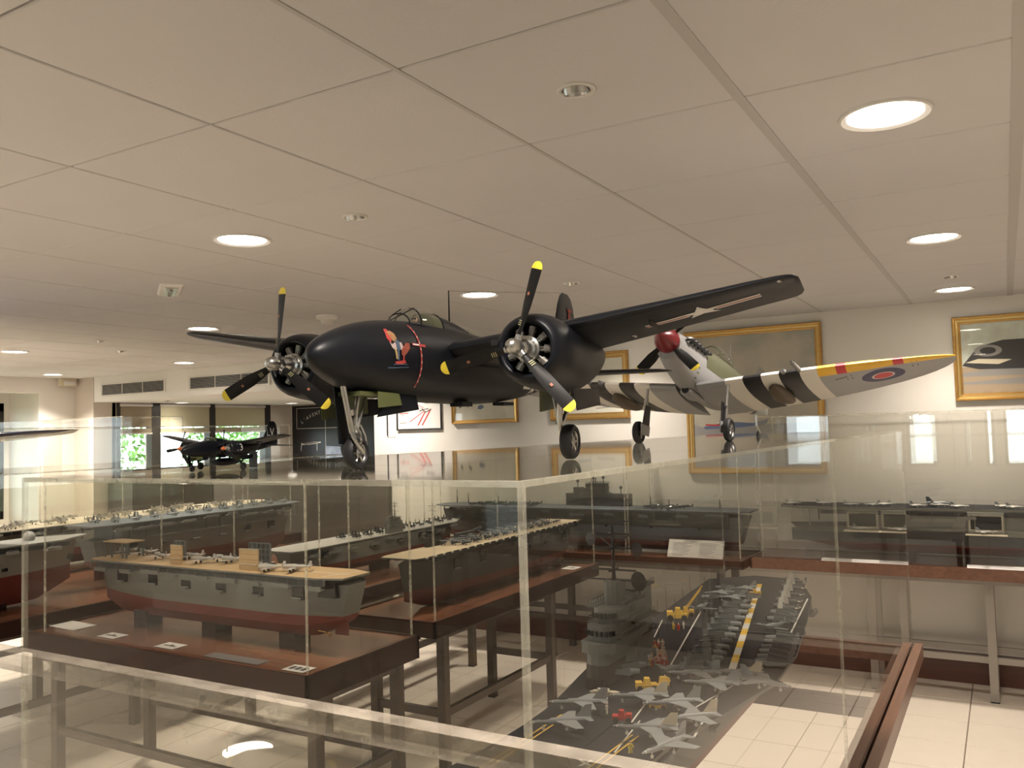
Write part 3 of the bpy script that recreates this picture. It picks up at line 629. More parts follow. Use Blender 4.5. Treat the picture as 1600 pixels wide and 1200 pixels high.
def hull_rings(L, B, z0, z1, ffwd, faft):
    """rings of a ship hull between heights; ffwd/faft narrowing exponents; returns list of rings for loft along x"""
    R = []; N = 22
    for i in range(N+1):
        t = i/N; x = -L/2+L*t
        bow = max(0., 1-((t-.62)/.38)**ffwd) if t > .62 else 1
        st = (1-((.22-t)/.22)**faft*.55) if t < .22 else 1
        hw = B/2*bow*st
        R.append((x, max(hw, .002)))
    return R
def make_ship(name, label, L, B, wl, top, deck_z, hullm, redm, deckm, deck_poly, keel_block=None, flip=1, group=None, holes=True, deckth=.008, rail=True, bowcut=.06):
    """x forward, z=0 at the surface it stands on. wl waterline height, top hull height, deck_z flight-deck underside"""
    t = empty(name, label=label, cat='ship model', group=group)
    z0 = keel_block or 0
    low = []; up = []
    for x, hw in hull_rings(L*.93, B, 0, 1, 1.7, 2.0):
        s = hw
        ks = z0+max(0, (abs(x)/(L*.465)-.80)/.2)*(wl-z0)*.75*(1 if x < 0 else .7)
        low.append([(x, -s*.95, wl), (x, -s*.85, wl-(wl-ks)*.45), (x, -s*.35, ks), (x, s*.35, ks), (x, s*.85, wl-(wl-ks)*.45), (x, s*.95, wl)])
    rx = hull_rings(L*.93, B, 0, 1, 1.7, 2.0); rt = hull_rings(L*.97, B*1.04, 0, 1, 2.6, 2.6)
    for (x, hw), (xt, ht) in zip(rx, rt):
        up.append([(x, -hw*.95, wl), (x*.5+xt*.5, -(hw+ht)/2, (wl+top)/2), (xt, -ht, top), (xt, ht, top), (x*.5+xt*.5, (hw+ht)/2, (wl+top)/2), (x, hw*.95, wl)])
    MB().loft(low).build('lower_hull', redm, t, True, 30); MB().loft(up).build('upper_hull', hullm, t, True, 30)
    d = MB().prism(deck_poly, deck_z, deck_z+deckth, 1, 0); d.build('flight_deck', [deckm, hullm], t)
    # hangar side between hull top and deck
    if deck_z-top > .004:
        hb = MB(); ln = L*.80
        hb.box((-ln/2, -B*.46, top-.004), (ln/2*.86, B*.46, deck_z)); hb.build('hangar', hullm, t)
        sp = MB(); nn = 14
        for side in (-1, 1):
            for k in range(nn):
                x = -L*.44+L*.88*k/(nn-1)
                sp.box((x-.004, side*B*.49-.004, top), (x+.004, side*B*.49+.004, deck_z))
        sp.build('deck_supports', hullm, t, kind='stuff')
    # galleries, gun tubs
    gl = MB(); n_ = 9
    for side in (-1, 1):
        for k in range(n_):
            x = -L*.42+L*.80*k/(n_-1)+random.uniform(-.02, .02); w_ = random.uniform(.03, .07)
            zz = deck_z-.018-random.choice((0, .012, .02))
            gl.box((x-w_, side*B*.46, zz-.006), (x+w_, side*B*.60, zz)); gl.box((x-w_, side*B*.58, zz), (x+w_, side*B*.60, zz+.012))
            for q in (-.5, .5):
                gl.cyl((x+w_*q, side*B*.53, zz), (x+w_*q, side*B*.53, zz+.012), .006, n=7); gl.cyl((x+w_*q, side*B*.53, zz+.01), (x+w_*q+.008, side*B*.60, zz+.02), .0016, n=4)
    gl.build('galleries', hullm, t, kind='stuff')
    if holes:
        hl = MB()
        for side in (-1, 1):
            for k in range(6):
                x = -L*.36+L*.66*k/5; hl.box((x-.035, side*(B*.5-.006), wl+(top-wl)*.52), (x+.035, side*(B*.5+.004), top-.012))
        hl.build('hull_openings', m_win, t)
        bt = MB()
        for side in (-1, 1):
            for k in range(6):
                x = -L*.36+L*.66*k/5+.01; zz = wl+(top-wl)*.5
                bt.loft([[(x-.035, side*B*.53, zz+.01)]*4, [(x-.02, side*B*.53-.010, zz), (x-.02, side*B*.53+.010, zz), (x-.02, side*B*.53+.012, zz+.012), (x-.02, side*B*.53-.012, zz+.012)], [(x+.02, side*B*.53-.010, zz), (x+.02, side*B*.53+.010, zz), (x+.02, side*B*.53+.012, zz+.012), (x+.02, side*B*.53-.012, zz+.012)], [(x+.035, side*B*.53, zz+.01)]*4])
        bt.build('boats', hullm, t, kind='stuff')
    # dark-coloured strip that stands in for the shade under the deck edge
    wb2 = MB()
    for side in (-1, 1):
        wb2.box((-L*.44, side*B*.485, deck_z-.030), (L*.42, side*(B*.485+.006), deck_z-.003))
    wb2.build('under_deck_shade_band', m_hulld, t)
    # stern gear
    rd = MB(); rd.prism([(-L*.455, -.004), (-L*.415, -.004), (-L*.415, .004), (-L*.455, .004)], z0+.01, wl*.95, 0); rd.build('rudder', redm, t)
    for side in (-1, 1):
        MB().cyl((-L*.33, side*B*.18, z0+.035), (-L*.42, side*B*.22, z0+.03), .004, n=6).lathe([(0, .006), (.01, .001)], (-L*.42, side*B*.22, z0+.03), (-1, 0, 0), 8).build('propeller_shaft', m_brass, t)
        pr = MB()
        for a in range(3):
            c, s_ = math.cos(a*2.094), math.sin(a*2.094); o_ = Vector((-L*.421, side*B*.22, z0+.03))
            pr.poly([o_+Vector((0, c*.004-s_*.004, s_*.004+c*.004)), o_+Vector((.003, c*.018-s_*.008, s_*.018+c*.008)), o_+Vector((0, c*.024, s_*.024)), o_+Vector((-.003, c*.018+s_*.008, s_*.018-c*.008))])
        pr.build('propeller', m_brass, t, recalc=False)
    if keel_block:
        for x in (-.28, 0, .28):
            MB().box((L*x-.05, -B*.2, 0), (L*x+.05, B*.2, z0+.02)).build('cradle_block', m_fascia, t)
    if rail:
        pp = MB()
        for k in range(26):
            x = -L*.45+L*.9*k/25
            for side in (-1, 1): pp.cyl((x, side*B*.62, deck_z-.02), (x, side*B*.62, deck_z-.002), .0012, n=3)
        pp.build('stanchions', hullm, t, kind='stuff')
    return t
def deck_rect(L, B, nose=.3, taper=.55): 
    return [(-L/2, -B*.42), (-L*.46, -B/2), (L*.40, -B/2), (L/2, -B/2*nose), (L/2, B/2*nose), (L*.40, B/2), (-L*.46, B/2), (-L/2, B*.42)]
def rect_loft(mb, x0, x1, w0, w1, z0, z1, r=.35, y=0, m=0, n=5, taper=1.0):
    """rounded-front block (bridge levels)"""
    def ring(z, f):
        pts = []
        for k in range(n+1):
            a = -PI/2+PI*k/n; pts.append((x1-(w1*r)+math.cos(a)*w1*r, y+math.sin(a)*w1*f/2*1.0, z))
        pts += [(x0, y+w0/2*f, z), (x0, y-w0/2*f, z)]
        return pts
    mb.loft([ring(z0, 1), ring(z1, taper)], m)
def mast(t, x, y, z, h, m, yard=.05, r=.003, dish=None):
    mb = MB(); mb.cyl((x, y, z), (x, y, z+h), r, r*.6, 8)
    for a in (.45, .72, .9):
        mb.cyl((x, y-yard*(1.1-a*.5), z+h*a), (x, y+yard*(1.1-a*.5), z+h*a), r*.5, n=4)
        mb.cyl((x-yard*.4, y, z+h*a), (x+yard*.4, y, z+h*a), r*.5, n=4)
    for s_ in (-1, 1):
        mb.cyl((x, y, z+h*.72), (x, y+s_*yard*.7, z+h*.9), r*.35, n=4); mb.cyl((x+s_*yard*.4, y, z), (x, y, z+h*.5), r*.4, n=4)
    mb.build('mast', m, t)
    if dish:
        for (dx, dy, dz, rr) in dish:
            MB().lathe([(0, rr), (.006, rr*.7), (.010, .001)], (x+dx, y+dy, z+dz), (-1, .3, 0), 14).cyl((x+dx, y+dy, z+dz), (x+dx-.01, y+dy, z+dz-rr*1.4), .002, n=5).build('radar_dish', m, t)
def island(t, x, y, z, s, m, mm, hmast=.25, funnel=True, dish=None):
    """stacked bridge island, s = scale (length about .34 s)"""
    mb = MB()
    rect_loft(mb, x-.18*s, x+.16*s, .075*s, .075*s, z, z+.09*s, y=y)
    rect_loft(mb, x-.15*s, x+.17*s, .10*s, .11*s, z+.09*s, z+.12*s, y=y)
    rect_loft(mb, x-.12*s, x+.14*s, .075*s, .09*s, z+.12*s, z+.165*s, y=y)
    rect_loft(mb, x-.05*s, x+.10*s, .06*s, .075*s, z+.165*s, z+.21*s, y=y)
    mb.build('island_tower', m, t)
    wb_ = MB()
    for zz, xx, ww in ((.137, .1405, .09), (.182, .1005, .076)):
        for k in range(9):
            a = -1.35+2.7*k/8; r_ = ww*s*.5
            cx_ = x+xx*s-ww*.35*s; wb_.box((cx_+math.cos(a)*ww*.352*s-.004*s, y+math.sin(a)*r_-.004*s, z+zz*s), (cx_+math.cos(a)*ww*.352*s+.003*s, y+math.sin(a)*r_+.004*s, z+(zz+.014)*s))
    wb_.build('bridge_windows', m_win, t)
    bal = MB()
    for zz in (.122, .167, .212):
        for k in range(12):
            xx = x-.12*s+.2*s*k/11
            for sd in (-1, 1): bal.box((xx-.001, y+sd*.052*s-.001, z+zz*s), (xx+.001, y+sd*.052*s+.001, z+(zz+.014)*s))
        for sd in (-1, 1): bal.box((x-.12*s, y+sd*.052*s-.001, z+(zz+.013)*s), (x+.08*s, y+sd*.052*s+.001, z+(zz+.016)*s)); bal.box((x-.13*s, y+sd*.030*s, z+(zz-.003)*s), (x+.09*s, y+sd*.056*s, z+zz*s))
    bal.build('balconies', m, t)
    if funnel:
        f = MB(); f.loft([[(x-.15*s, y-.03*s, z+.12*s), (x-.05*s, y-.035*s, z+.12*s), (x-.05*s, y+.035*s, z+.12*s), (x-.15*s, y+.03*s, z+.12*s)], [(x-.16*s, y-.028*s, z+.23*s), (x-.07*s, y-.03*s, z+.23*s), (x-.07*s, y+.03*s, z+.23*s), (x-.16*s, y+.028*s, z+.23*s)]]); f.build('funnel', m, t)
        MB().box((x-.165*s, y-.035*s, z+.225*s), (x-.065*s, y+.035*s, z+.235*s)).build('funnel_cap', m_hulld, t)
    mast(t, x+.0*s, y, z+.2*s, hmast, mm, .085*s if hmast > .2 else .04, .0075*s if hmast > .2 else .003, dish)

# --- little aircraft that stand on the decks
m_jet = mat('model jet grey', (.27, .285, .29), .45); m_navy = mat('model sea blue', (.035, .042, .052), .5); m_pgrey = mat('model grey', (.16, .175, .18), .5)
m_silver = mat('model silver', (.48, .47, .45), .35, metal=.4); m_canopy = mat('model canopy', (.03, .035, .04), .1); m_olive = mat('olive', (.085, .09, .035), .6); m_brown = mat('model brown', (.20, .15, .09), .6)
def toy_jet(L, body, tail, name='model_jet', simple=False):
    t = empty(name)
    f = MB(); st = [(L*.5, .002), (L*.44, L*.022), (L*.3, L*.045), (0, L*.055), (-L*.3, L*.047), (-L*.46, L*.035)]
    f.lathe([(-x, r) for x, r in st], (0, 0, L*.13), (-1, 0, 0), 10); f.build('fuselage', body, t, True)
    w_ = MB()
    for s in (-1, 1):
        w_.loft([foil(L*.12, L*.34, .06, 'y', s*L*.03, L*.14), foil(-L*.16, L*.13, .06, 'y', s*L*.42, L*.13)], caps=None) if False else w_.loft([foil(L*.12, L*.34, .06, 'y', s*L*.03, L*.14), foil(-L*.16, L*.13, .06, 'y', s*L*.42, L*.13)])
        w_.loft([foil(-L*.33, L*.15, .06, 'y', s*L*.02, L*.15), foil(-L*.42, L*.07, .06, 'y', s*L*.17, L*.15)])
    w_.build('wings', body, t)
    MB().loft([foil(-L*.2, L*.26, .05, 'z', L*.16), foil(-L*.38, L*.11, .05, 'z', L*.36)]).build('tail_fin', tail, t)
    MB().lathe([(0, .001), (L*.05, L*.024), (L*.14, L*.026), (L*.22, .001)], (L*.36, 0, L*.165), (-1, 0, 0), 8).build('canopy', m_canopy, t, True)
    MB().lathe([(0, .001), (L*.07, L*.024)], (L*.51, 0, L*.13), (-1, 0, 0), 8).build('nose_cone', m_wht, t, True)
    g = MB()
    for x, y in ((L*.3, 0), (-L*.06, L*.1), (-L*.06, -L*.1)):
        g.cyl((x, y, L*.02), (x, y, L*.11), L*.008, n=4); g.cyl((x, y-L*.01, L*.028), (x, y+L*.01, L*.028), L*.028, n=8)
    g.build('landing_gear', m_wht, t)
    return t
def toy_prop(L, body, fold=False, bi=False, name='model_aircraft', wingm=None, single=False):
    t = empty(name) if not single else None
    parts = []
    f = MB(); f.lathe([(-L*.46, .001), (-L*.45, L*.07), (-L*.30, L*.085), (0, L*.085), (L*.2, L*.055), (L*.48, L*.012)], (0, 0, L*.17), (-1, 0, 0), 10 if not single else 6)
    c = MB(); c.lathe([(0, .001), (L*.05, L*.035), (L*.16, L*.035), (L*.26, .001)], (L*.08, 0, L*.24), (-1, 0, 0), 8 if not single else 5)
    w_ = MB(); span = L*.55
    for s in (-1, 1):
        if fold:
            w_.loft([foil(L*.24, L*.25, .12, 'y', s*L*.03, L*.12), foil(L*.22, L*.22, .12, 'y', s*L*.22, L*.14)])
            if fold == 'up': w_.loft([foil(L*.20, L*.20, .10, 'z', L*.15, s*L*.23), foil(L*.16, L*.14, .10, 'z', L*.50, s*L*.16)])
            else: w_.loft([[(L*.16, s*L*.22, L*.12), (L*.16, s*L*.25, L*.12), (L*.14, s*L*.24, L*.34), (L*.14, s*L*.21, L*.34)], [(-L*.34, s*L*.17, L*.16), (-L*.34, s*L*.19, L*.16), (-L*.33, s*L*.17, L*.28), (-L*.33, s*L*.15, L*.28)]])
        else:
            zs = (L*.12, L*.32) if bi else (L*.12,)
            for z in zs: w_.loft([foil(L*.24, L*.24, .1, 'y', s*.001, z), foil(L*.21, L*.15, .1, 'y', s*span, z+L*.03)])
            if bi:
                for y in (.18, .42): w_.cyl((L*.16, s*L*y, L*.13), (L*.16, s*L*y, L*.34), L*.006, n=4); w_.cyl((L*.04, s*L*y, L*.13), (L*.04, s*L*y, L*.34), L*.006, n=4)
        w_.loft([foil(-L*.36, L*.12, .08, 'y', s*.001, L*.19), foil(-L*.40, L*.07, .08, 'y', s*L*.18, L*.19)])
    tf = MB().loft([foil(-L*.34, L*.14, .08, 'z', L*.18), foil(-L*.40, L*.08, .08, 'z', L*.34)])
    p = MB()
    for k in range(3):
        a = k*2*PI/3+.4; c_, s_ = math.cos(a), math.sin(a)
        p.loft([[(L*.47, c_*L*.02-s_*L*.012, L*.17+s_*L*.02+c_*L*.012), (L*.47, c_*L*.02+s_*L*.012, L*.17+s_*L*.02-c_*L*.012), (L*.465, c_*L*.02, L*.17+s_*L*.02)], [(L*.47, c_*L*.16-s_*L*.010, L*.17+s_*L*.16+c_*L*.010), (L*.47, c_*L*.16+s_*L*.010, L*.17+s_*L*.16-c_*L*.010), (L*.465, c_*L*.16, L*.17+s_*L*.16)]])
    g = MB()
    for s in (-1, 1):
        g.cyl((L*.2, s*L*.14, L*.03), (L*.2, s*L*.12, L*.13), L*.01, n=4); g.cyl((L*.2, s*L*.125, L*.04), (L*.2, s*L*.155, L*.04), L*.04, n=8)
    g.cyl((-L*.4, 0, L*.11), (-L*.42, 0, L*.14), L*.008, n=4); g.cyl((-L*.4, -.001, L*.12), (-L*.4, .001, L*.12), L*.018, n=6)
    if single:
        al = MB()
        for q, mi in ((f, 0), (w_, 1), (tf, 0), (c, 2), (p, 2), (g, 2)):
            q.m = [mi]*len(q.m); al.add(q)
        return al.build(name, [body, wingm or body, m_canopy], None)
    f.build('fuselage', body, t, True); c.build('canopy', m_canopy, t); w_.build('wings', wingm or body, t); tf.build('tail_fin', body, t); p.build('propeller', m_win, t); g.build('landing_gear', m_win, t)
    return t
used = {}
ORD = ['first', 'second', 'third', 'fourth', 'fifth', 'sixth', 'seventh', 'eighth', 'ninth', 'tenth', 'eleventh', 'twelfth', 'thirteenth']
def place(proto, loc, rz, label, cat='model aircraft', group=None, sc=1.0):
    o = proto if proto.name not in used else copy_tree(proto)
    used[proto.name] = 1
    o.location = loc; o.rotation_euler = (0, 0, rz); o.scale = (sc, sc, sc); return tag(o, label, cat, group)

# ---- nearest case: angled-deck carrier, bow towards the camera
def at_deck(px, py, z):
    """point of the horizontal plane at height z that the photograph shows at a pixel (only used to lay out positions)"""
    d = _r*(px-800)/1324-_u*(py-600)/1324+_w; k = (z-1.785)/d.z
    return Vector((0, 0, 1.785))+d*k
CX, CYs, LZ = -.885, 2.45, .82
DZ = 1.045
LEN = 2.95
# local x forward (bow) = world -y ; local y port = world +x
def dl(wx, wy): return (-(wy-CYs), wx-CX)
dpx = [(1180, 897), (1250, 903), (1268, 930), (1262, 962), (1245, 1018), (1212, 1062), (1120, 1118), (1052, 1154), (1004, 1196), (930, 1300), (800, 1460), (560, 1300), (696, 1196), (776, 1154), (818, 1128), (852, 1104), (880, 1078), (905, 1052), (935, 1022), (985, 985), (1040, 950), (1085, 918), (1108, 902)]
dp = [dl(*at_deck(px, py, DZ)[:2]) for px, py in dpx][::-1]
carrier = make_ship('carrier_model', 'large grey angled-deck carrier model inside the nearest acrylic case', LEN, .28, .085, .17, DZ-LZ-.012, m_hullg, m_red, m_deckg, dp, keel_block=.004, rail=False, deckth=.010)
carrier.location = (CX, CYs, LZ-.005); carrier.rotation_euler = (0, 0, -PI/2)
D0 = DZ-LZ-.002+.005
mk = MB()
def mark(p0, p1, w_, m, dash=None, h=.0008):
    a = Vector(dl(p0[0], p0[1])); b = Vector(dl(p1[0], p1[1])); d = (b-a); L = d.length; d /= L; n_ = Vector((-d.y, d.x))*w_/2
    if not dash: segs = [(0, L, m)]
    else: segs = [(k*dash, min((k+1)*dash, L), m if k % 2 == 0 else dash_alt) for k in range(int(L/dash)+1) if k*dash < L]
    for s0, s1, mi in segs:
        if mi is None: continue
        A, B_ = a+d*s0, a+d*s1
        mk.quad((A.x-n_.x, A.y-n_.y, D0+h), (B_.x-n_.x, B_.y-n_.y, D0+h), (B_.x+n_.x, B_.y+n_.y, D0+h), (A.x+n_.x, A.y+n_.y, D0+h), mi)
dash_alt = 0
P = lambda x, y: tuple(at_deck(x, y, DZ)[:2])
mark(P(1187, 912), P(1143, 1048), .022, 1, .09)
mark(P(1143, 1048), P(1085, 1150), .006, 0)
dash_alt = None
mark(P(1095, 955), P(1030, 1070), .005, 0); mark(P(1030, 1070), P(985, 1130), .005, 0); mark(P(1035, 968), P(1022, 995), .004, 0)
for dx in (-.008, .008):
    a, b = P(740, 1210), P(882, 1116); mark((a[0]+dx, a[1]), (b[0]+dx, b[1]), .0045, 1)
    a, b = P(905, 1215), P(993, 1148); mark((a[0]+dx, a[1]), (b[0]+dx, b[1]), .0045, 1)
mark(P(700, 1210), P(800, 1150), .003, 0, .04); mark(P(960, 1175), P(1000, 1125), .004, 0)
mark(P(905, 1186), P(925, 1197), .007, 0); mark(P(925, 1187), P(905, 1196), .007, 0)
mark(P(1262, 935), P(1215, 1030), .006, 0); mark(P(1215, 1030), P(1060, 1120), .005, 0)
mk.build('deck_markings', [m_wht, m_yel], carrier, recalc=False)
ib = P(958, 1068)
IX, IY = dl(-1.06, 2.42)
island(carrier, IX, IY, D0, .98, m_hullg, m_black, .245, True, [(.0, -.075, .20, .020), (-.03, .065, .17, .022), (-.05, .06, .07, .030)])
isl2 = MB(); rect_loft(isl2, IX-.205, IX-.04, .080, .080, D0+.0, D0+.235, y=IY); rect_loft(isl2, IX-.03, IX+.04, .05, .05, D0+.2, D0+.275, y=IY)
isl2.build('upper_works', m_hullg, carrier); MB().box((IX-.215, IY-.048, D0+.232), (IX-.05, IY+.048, D0+.240)).box((IX-.215, IY+.04, D0+.14), (IX-.03, IY+.052, D0+.146)).box((IX-.215, IY+.04, D0+.09), (IX-.02, IY+.050, D0+.095)).build('platform', m_hulld, carrier)
rg = MB()
for k in range(14):
    for z_ in (.24, .146, .095): rg.box((IX-.21+k*.0125, IY+.047, D0+z_), (IX-.209+k*.0125, IY+.048, D0+z_+.014))
rg.build('railing', m_hulld, carrier)
dk = MB(); rect_loft(dk, IX+.02, IX+.158, .079, .079, D0+.0, D0+.055, y=IY); dk.build('island_base_band', mat('island base brown', (.05, .04, .032), .6), carrier)
gn = MB()
for a_, b_ in ((.06, .165), (-.02, .215), (.10, .128)):
    gn.cyl((IX+a_, IY+.03, D0+b_), (IX+a_+.02, IY+.075, D0+b_+.02), .003, n=5); gn.ball((IX+a_, IY+.035, D0+b_), .012, 6)
gn.build('directors', m_hullg, carrier)
yd = MB(); yd.cyl((IX, IY-.11, D0+.275), (IX, IY+.11, D0+.275), .003, n=5); yd.cyl((IX, IY-.06, D0+.455), (IX, IY+.07, D0+.455), .003, n=5); yd.build('yardarm', m_black, carrier)
MB().ball((IX+.08, IY-.02, D0+.19), .012, 8).cyl((IX+.08, IY-.02, D0+.16), (IX+.08, IY-.02, D0+.19), .004, n=6).build('radome', m_wht, carrier, True)
at_ = MB()
for k in range(9):
    x = IX-.35-k*.09; at_.cyl((x, IY-.03+.0*k, D0), (x, IY-.03, D0+.10+.03*(k % 3)), .0008, n=3)
at_.build('whip_aerials', m_black, carrier)
MB().box((IX+.19, IY-.01, D0), (IX+.20, IY+.045, D0+.03)).build('blast_screen', m_black, carrier)

jet = toy_jet(.155, m_jet, m_jet); jet_t = toy_jet(.155, m_jet, m_cream)
sky = toy_prop(.115, mat('model grey light', (.23, .245, .25), .45), fold=True, wingm=m_pgrey); flat = toy_prop(.12, m_pgrey); skyw = toy_prop(.115, m_pgrey, fold='up', wingm=m_wht)
for j in (jet, jet_t, sky, flat, skyw): j.location = (0, 0, -5)
zd = DZ+.0088-.0055
def W(px, py): v = at_deck(px, py, DZ+.02); return (v.x, v.y, zd)
jets = [(905, 1098, 205, 0, 'light grey jet nearest the carrier island, wing towards the black blast screen'), (878, 1128, 215, 0, 'grey jet with white nose beside the double yellow line, behind the case corner'), (1000, 1088, 205, 1, 'light grey jet with cream tail parked just right of the island base'),
        (1010, 1138, 200, 1, 'light grey jet with white nose closest to the foreground edge'), (1052, 1098, 215, 0, 'grey swept-wing jet in the middle of the foreground cluster'), (1078, 1122, 222, 1, 'cream-tailed jet at the deck edge in the foreground cluster'),
        (1040, 1165, 250, 0, 'dark shadowed jet at the near deck edge with spread wings'), (1112, 1068, 195, 0, 'pale grey jet ahead of the yellow and white dashed line'), (1150, 1052, 185, 1, 'cream-tailed jet across the end of the dashed line'), (1195, 1066, -15, 0, 'pale jet at the right deck edge pointing outwards'),
        (1085, 1052, 205, 0, 'grey jet with folded wing beside the yellow tractors')]
for k, (px, py, hd, kind, lab) in enumerate(jets):
    place(jet_t if kind else jet, W(px, py), math.radians(hd), lab, group='grey jets on the foreground part of the carrier deck')
k = 0
for i in range(12):
    u = i/11; x, y = 1152-60*u, 948+100*u
    place(sky, W(x, y), math.radians(12+random.uniform(-6, 6)), 'dark folded-wing aircraft, %s from the far end, left of the dashed line' % ORD[i], group='folded-wing aircraft left of the dashed deck line')
for i in range(7):
    u = i/6; x, y = 1243-22*u, 908+62*u
    place(skyw if i < 5 else sky, W(x, y), math.radians(168+random.uniform(-5, 5)), 'grey aircraft with white folded wings, %s from the far end of the right row' % ORD[i] if i < 5 else 'dark grey aircraft, %s from the far end of the white-winged row' % ORD[i], group='white-winged folded aircraft on the far right of the deck')
for i in range(6):
    u = i/5; x, y = 1222-14*u, 998+38*u
    place(sky, W(x, y), math.radians(190+random.uniform(-8, 8)), 'dark grey folded-wing aircraft, %s from the far end, packed right of the dashed line' % ORD[i], group='folded-wing aircraft right of the dashed deck line')
for px, py, hd, lab in ((1098, 948, 265, 'grey straight-winged aircraft facing the camera by the yellow crane'), (1158, 943, 250, 'grey straight-winged aircraft crossing the far end of the dashed line'), (1212, 978, 245, 'grey propeller aircraft with open wings right of the dashed line'), (1055, 1045, 240, 'dark propeller aircraft with open wings behind the tractors')):
    place(flat, W(px, py), math.radians(hd), lab, group='open-winged aircraft on the carrier deck')
for i in range(7):
    x, y = 1112+i*10, 932-(i % 3)*7
    place(jet if i % 2 else sky, W(x, y), math.radians(200+random.uniform(-25, 25)), 'grey aircraft, %s from the left in the tangled cluster at the far deck end' % ORD[i], group='aircraft cluster at the far end of the deck', sc=.8)
# yellow crane and tractors, deck crew
def vehicle(loc, rz, label, crane=False, m=m_yel, sc=1):
    t = empty('deck_crane' if crane else 'deck_tractor', loc, (0, 0, rz), sc, label, 'vehicle')
    MB().box((-.03, -.014, .008), (.03, .014, .02)).box((.012, -.012, .02), (.03, .012, .026)).build('chassis', m, t)
    MB().loft([[(-.012, -.012, .02), (.008, -.012, .02), (.008, .012, .02), (-.012, .012, .02)], [(-.009, -.010, .036), (.005, -.010, .036), (.005, .010, .036), (-.009, .010, .036)]]).build('cab', m, t)
    for x in (-.02, .02):
        for y in (-.015, .015): MB().cyl((x, y-.003, .009), (x, y+.003, .009), .009, n=10).build('wheel', m_black, t)
    if crane:
        b = MB()
        for y in (-.005, .005): b.cyl((-.02, y, .03), (-.075, y, .10), .0012, n=4); b.cyl((-.02, y, .022), (-.07, y, .09), .0012, n=4)
        for q in range(6):
            u = q/6; b.cyl((-.02-.05*u, -.005, .03+.065*u), (-.02-.05*u, .005, .022+.065*u), .0008, n=3)
        b.build('crane_jib', m, t)
vehicle(W(1058, 962), math.radians(200), 'yellow mobile crane on the far part of the carrier deck', True, sc=1.3)
vehicle(W(1072, 956), math.radians(20), 'yellow deck tractor right behind the crane', sc=1.0)
vehicle(W(1010, 1070), math.radians(210), 'yellow tractor right of the island base')
vehicle(W(1037, 1068), math.radians(100), 'yellow tractor with a ladder between parked jets')
vehicle(W(1027, 1098), math.radians(30), 'small yellow tractor with white seat in the jet cluster', sc=.7)
vehicle(W(1180, 925), math.radians(10), 'small yellow tractor beside the far end of the dashed line', sc=.8)
vehicle(W(972, 1117), math.radians(20), 'small red tractor with white rear in front of the foreground jet', m=m_redp, sc=.8)
crewm = [mat('crew %d' % i, c, .7) for i, c in enumerate([(.6, .56, .48), (.5, .07, .05), (.6, .45, .08), (.55, .38, .3)])]
def crew(mm):
    mb = MB(); mb.cyl((0, -.0022, 0), (0, -.0016, .009), .0016, .0018, 5).cyl((0, .0022, 0), (0, .0016, .009), .0016, .0018, 5).cyl((0, 0, .0085), (0, 0, .0155), .0028, .0036, 6).ball((0, 0, .0185), .0023, 5, 1)
    mb.cyl((0, .0035, .0150), (.002, .0048, .009), .0011, n=4).cyl((0, -.0035, .0150), (.002, -.0048, .009), .0011, n=4)
    return mb.build('crew_figure', [mm, mat('skin', (.5, .33, .24), .7)])
cp = [crew(m_) for m_ in crewm]
for i in range(60):
    u, v = random.random(), random.random(); x, y = 1006+30*u+6*v, 1000+36*v
    place(cp[i % 4], W(x, y), random.uniform(0, 6.3), 'tiny figure in the crowd gathered on the deck beside the island', 'figurine', 'crowd of tiny figures beside the island', 1.35)
for i, (x, y) in enumerate(((1068, 975), (1060, 978), (1052, 976), (1110, 1018), (948, 1105), (1030, 1140), (985, 1165), (1080, 1050))):
    place(cp[i % 4], W(x, y), random.uniform(0, 6.3), 'tiny crew figure standing alone ' + ('by the yellow crane', 'left of the yellow crane', 'furthest left of the yellow crane', 'between the aircraft rows', 'near the black blast screen', 'beside the nearest jet', 'in the open deck foreground', 'behind the pale jets')[i], 'figurine', 'single crew figures on the deck', 1.35)
# helicopter-like dark folded group right of the island
for i in range(4): place(sky, W(975+12*i, 1050-10*i), math.radians(30+12*i), 'dark folded aircraft beside the island, %s from the left' % ORD[i], group='dark aircraft beside the island', sc=.9)
t = empty('ship_boat', W(945, 1078), (0, 0, math.radians(10)), 1, 'cream ship boat on the deck at the foot of the island', 'boat')
MB().loft([[(-.045, 0, .01)]*4, [(-.03, -.008, .004), (-.03, .008, .004), (-.03, .009, .014), (-.03, -.009, .014)], [(.03, -.008, .004), (.03, .008, .004), (.03, .009, .014), (.03, -.009, .014)], [(.045, 0, .014)]*4]).build('boat_hull', m_cream, t)
MB().box((-.02, -.005, .014), (.012, .005, .02)).build('boat_cabin', m_wht, t)

# ---- small tan-decked carrier, front left
L2 = 1.86
s2 = make_ship('carrier_model', 'small grey carrier model with tan wooden deck and red lower hull, front left', L2, .25, .170, .31, .335, m_hullg, m_red, m_deckw, [(-.90, -.09), (-.78, -.13), (.80, -.13), (.86, -.09), (.86, .09), (.80, .13), (-.78, .13), (-.90, .09)], keel_block=.065, deckth=.008)
s2.location = (-3.41, 2.92, .82); s2.rotation_euler = (0, 0, PI)
zt2 = .82+.343
def on2(px, py, dz=0): v = at_deck(px, py, zt2+dz); return v
mk = MB(); mk.quad((-.86, -.003, .3438), (-.2, -.003, .3438), (-.2, .003, .3438), (-.86, .003, .3438)); mk.quad((-.84, -.09, .3438), (-.835, -.09, .3438), (-.775, .09, .3438), (-.78, .09, .3438))
mk.build('deck_stripes', m_wht, s2)
MB().box((-.86, -.10, .255), (-.62, .10, .334)).build('open_stern_hangar', m_win, s2)
m_lat = mat('lattice grey', (.10, .11, .11), .6)
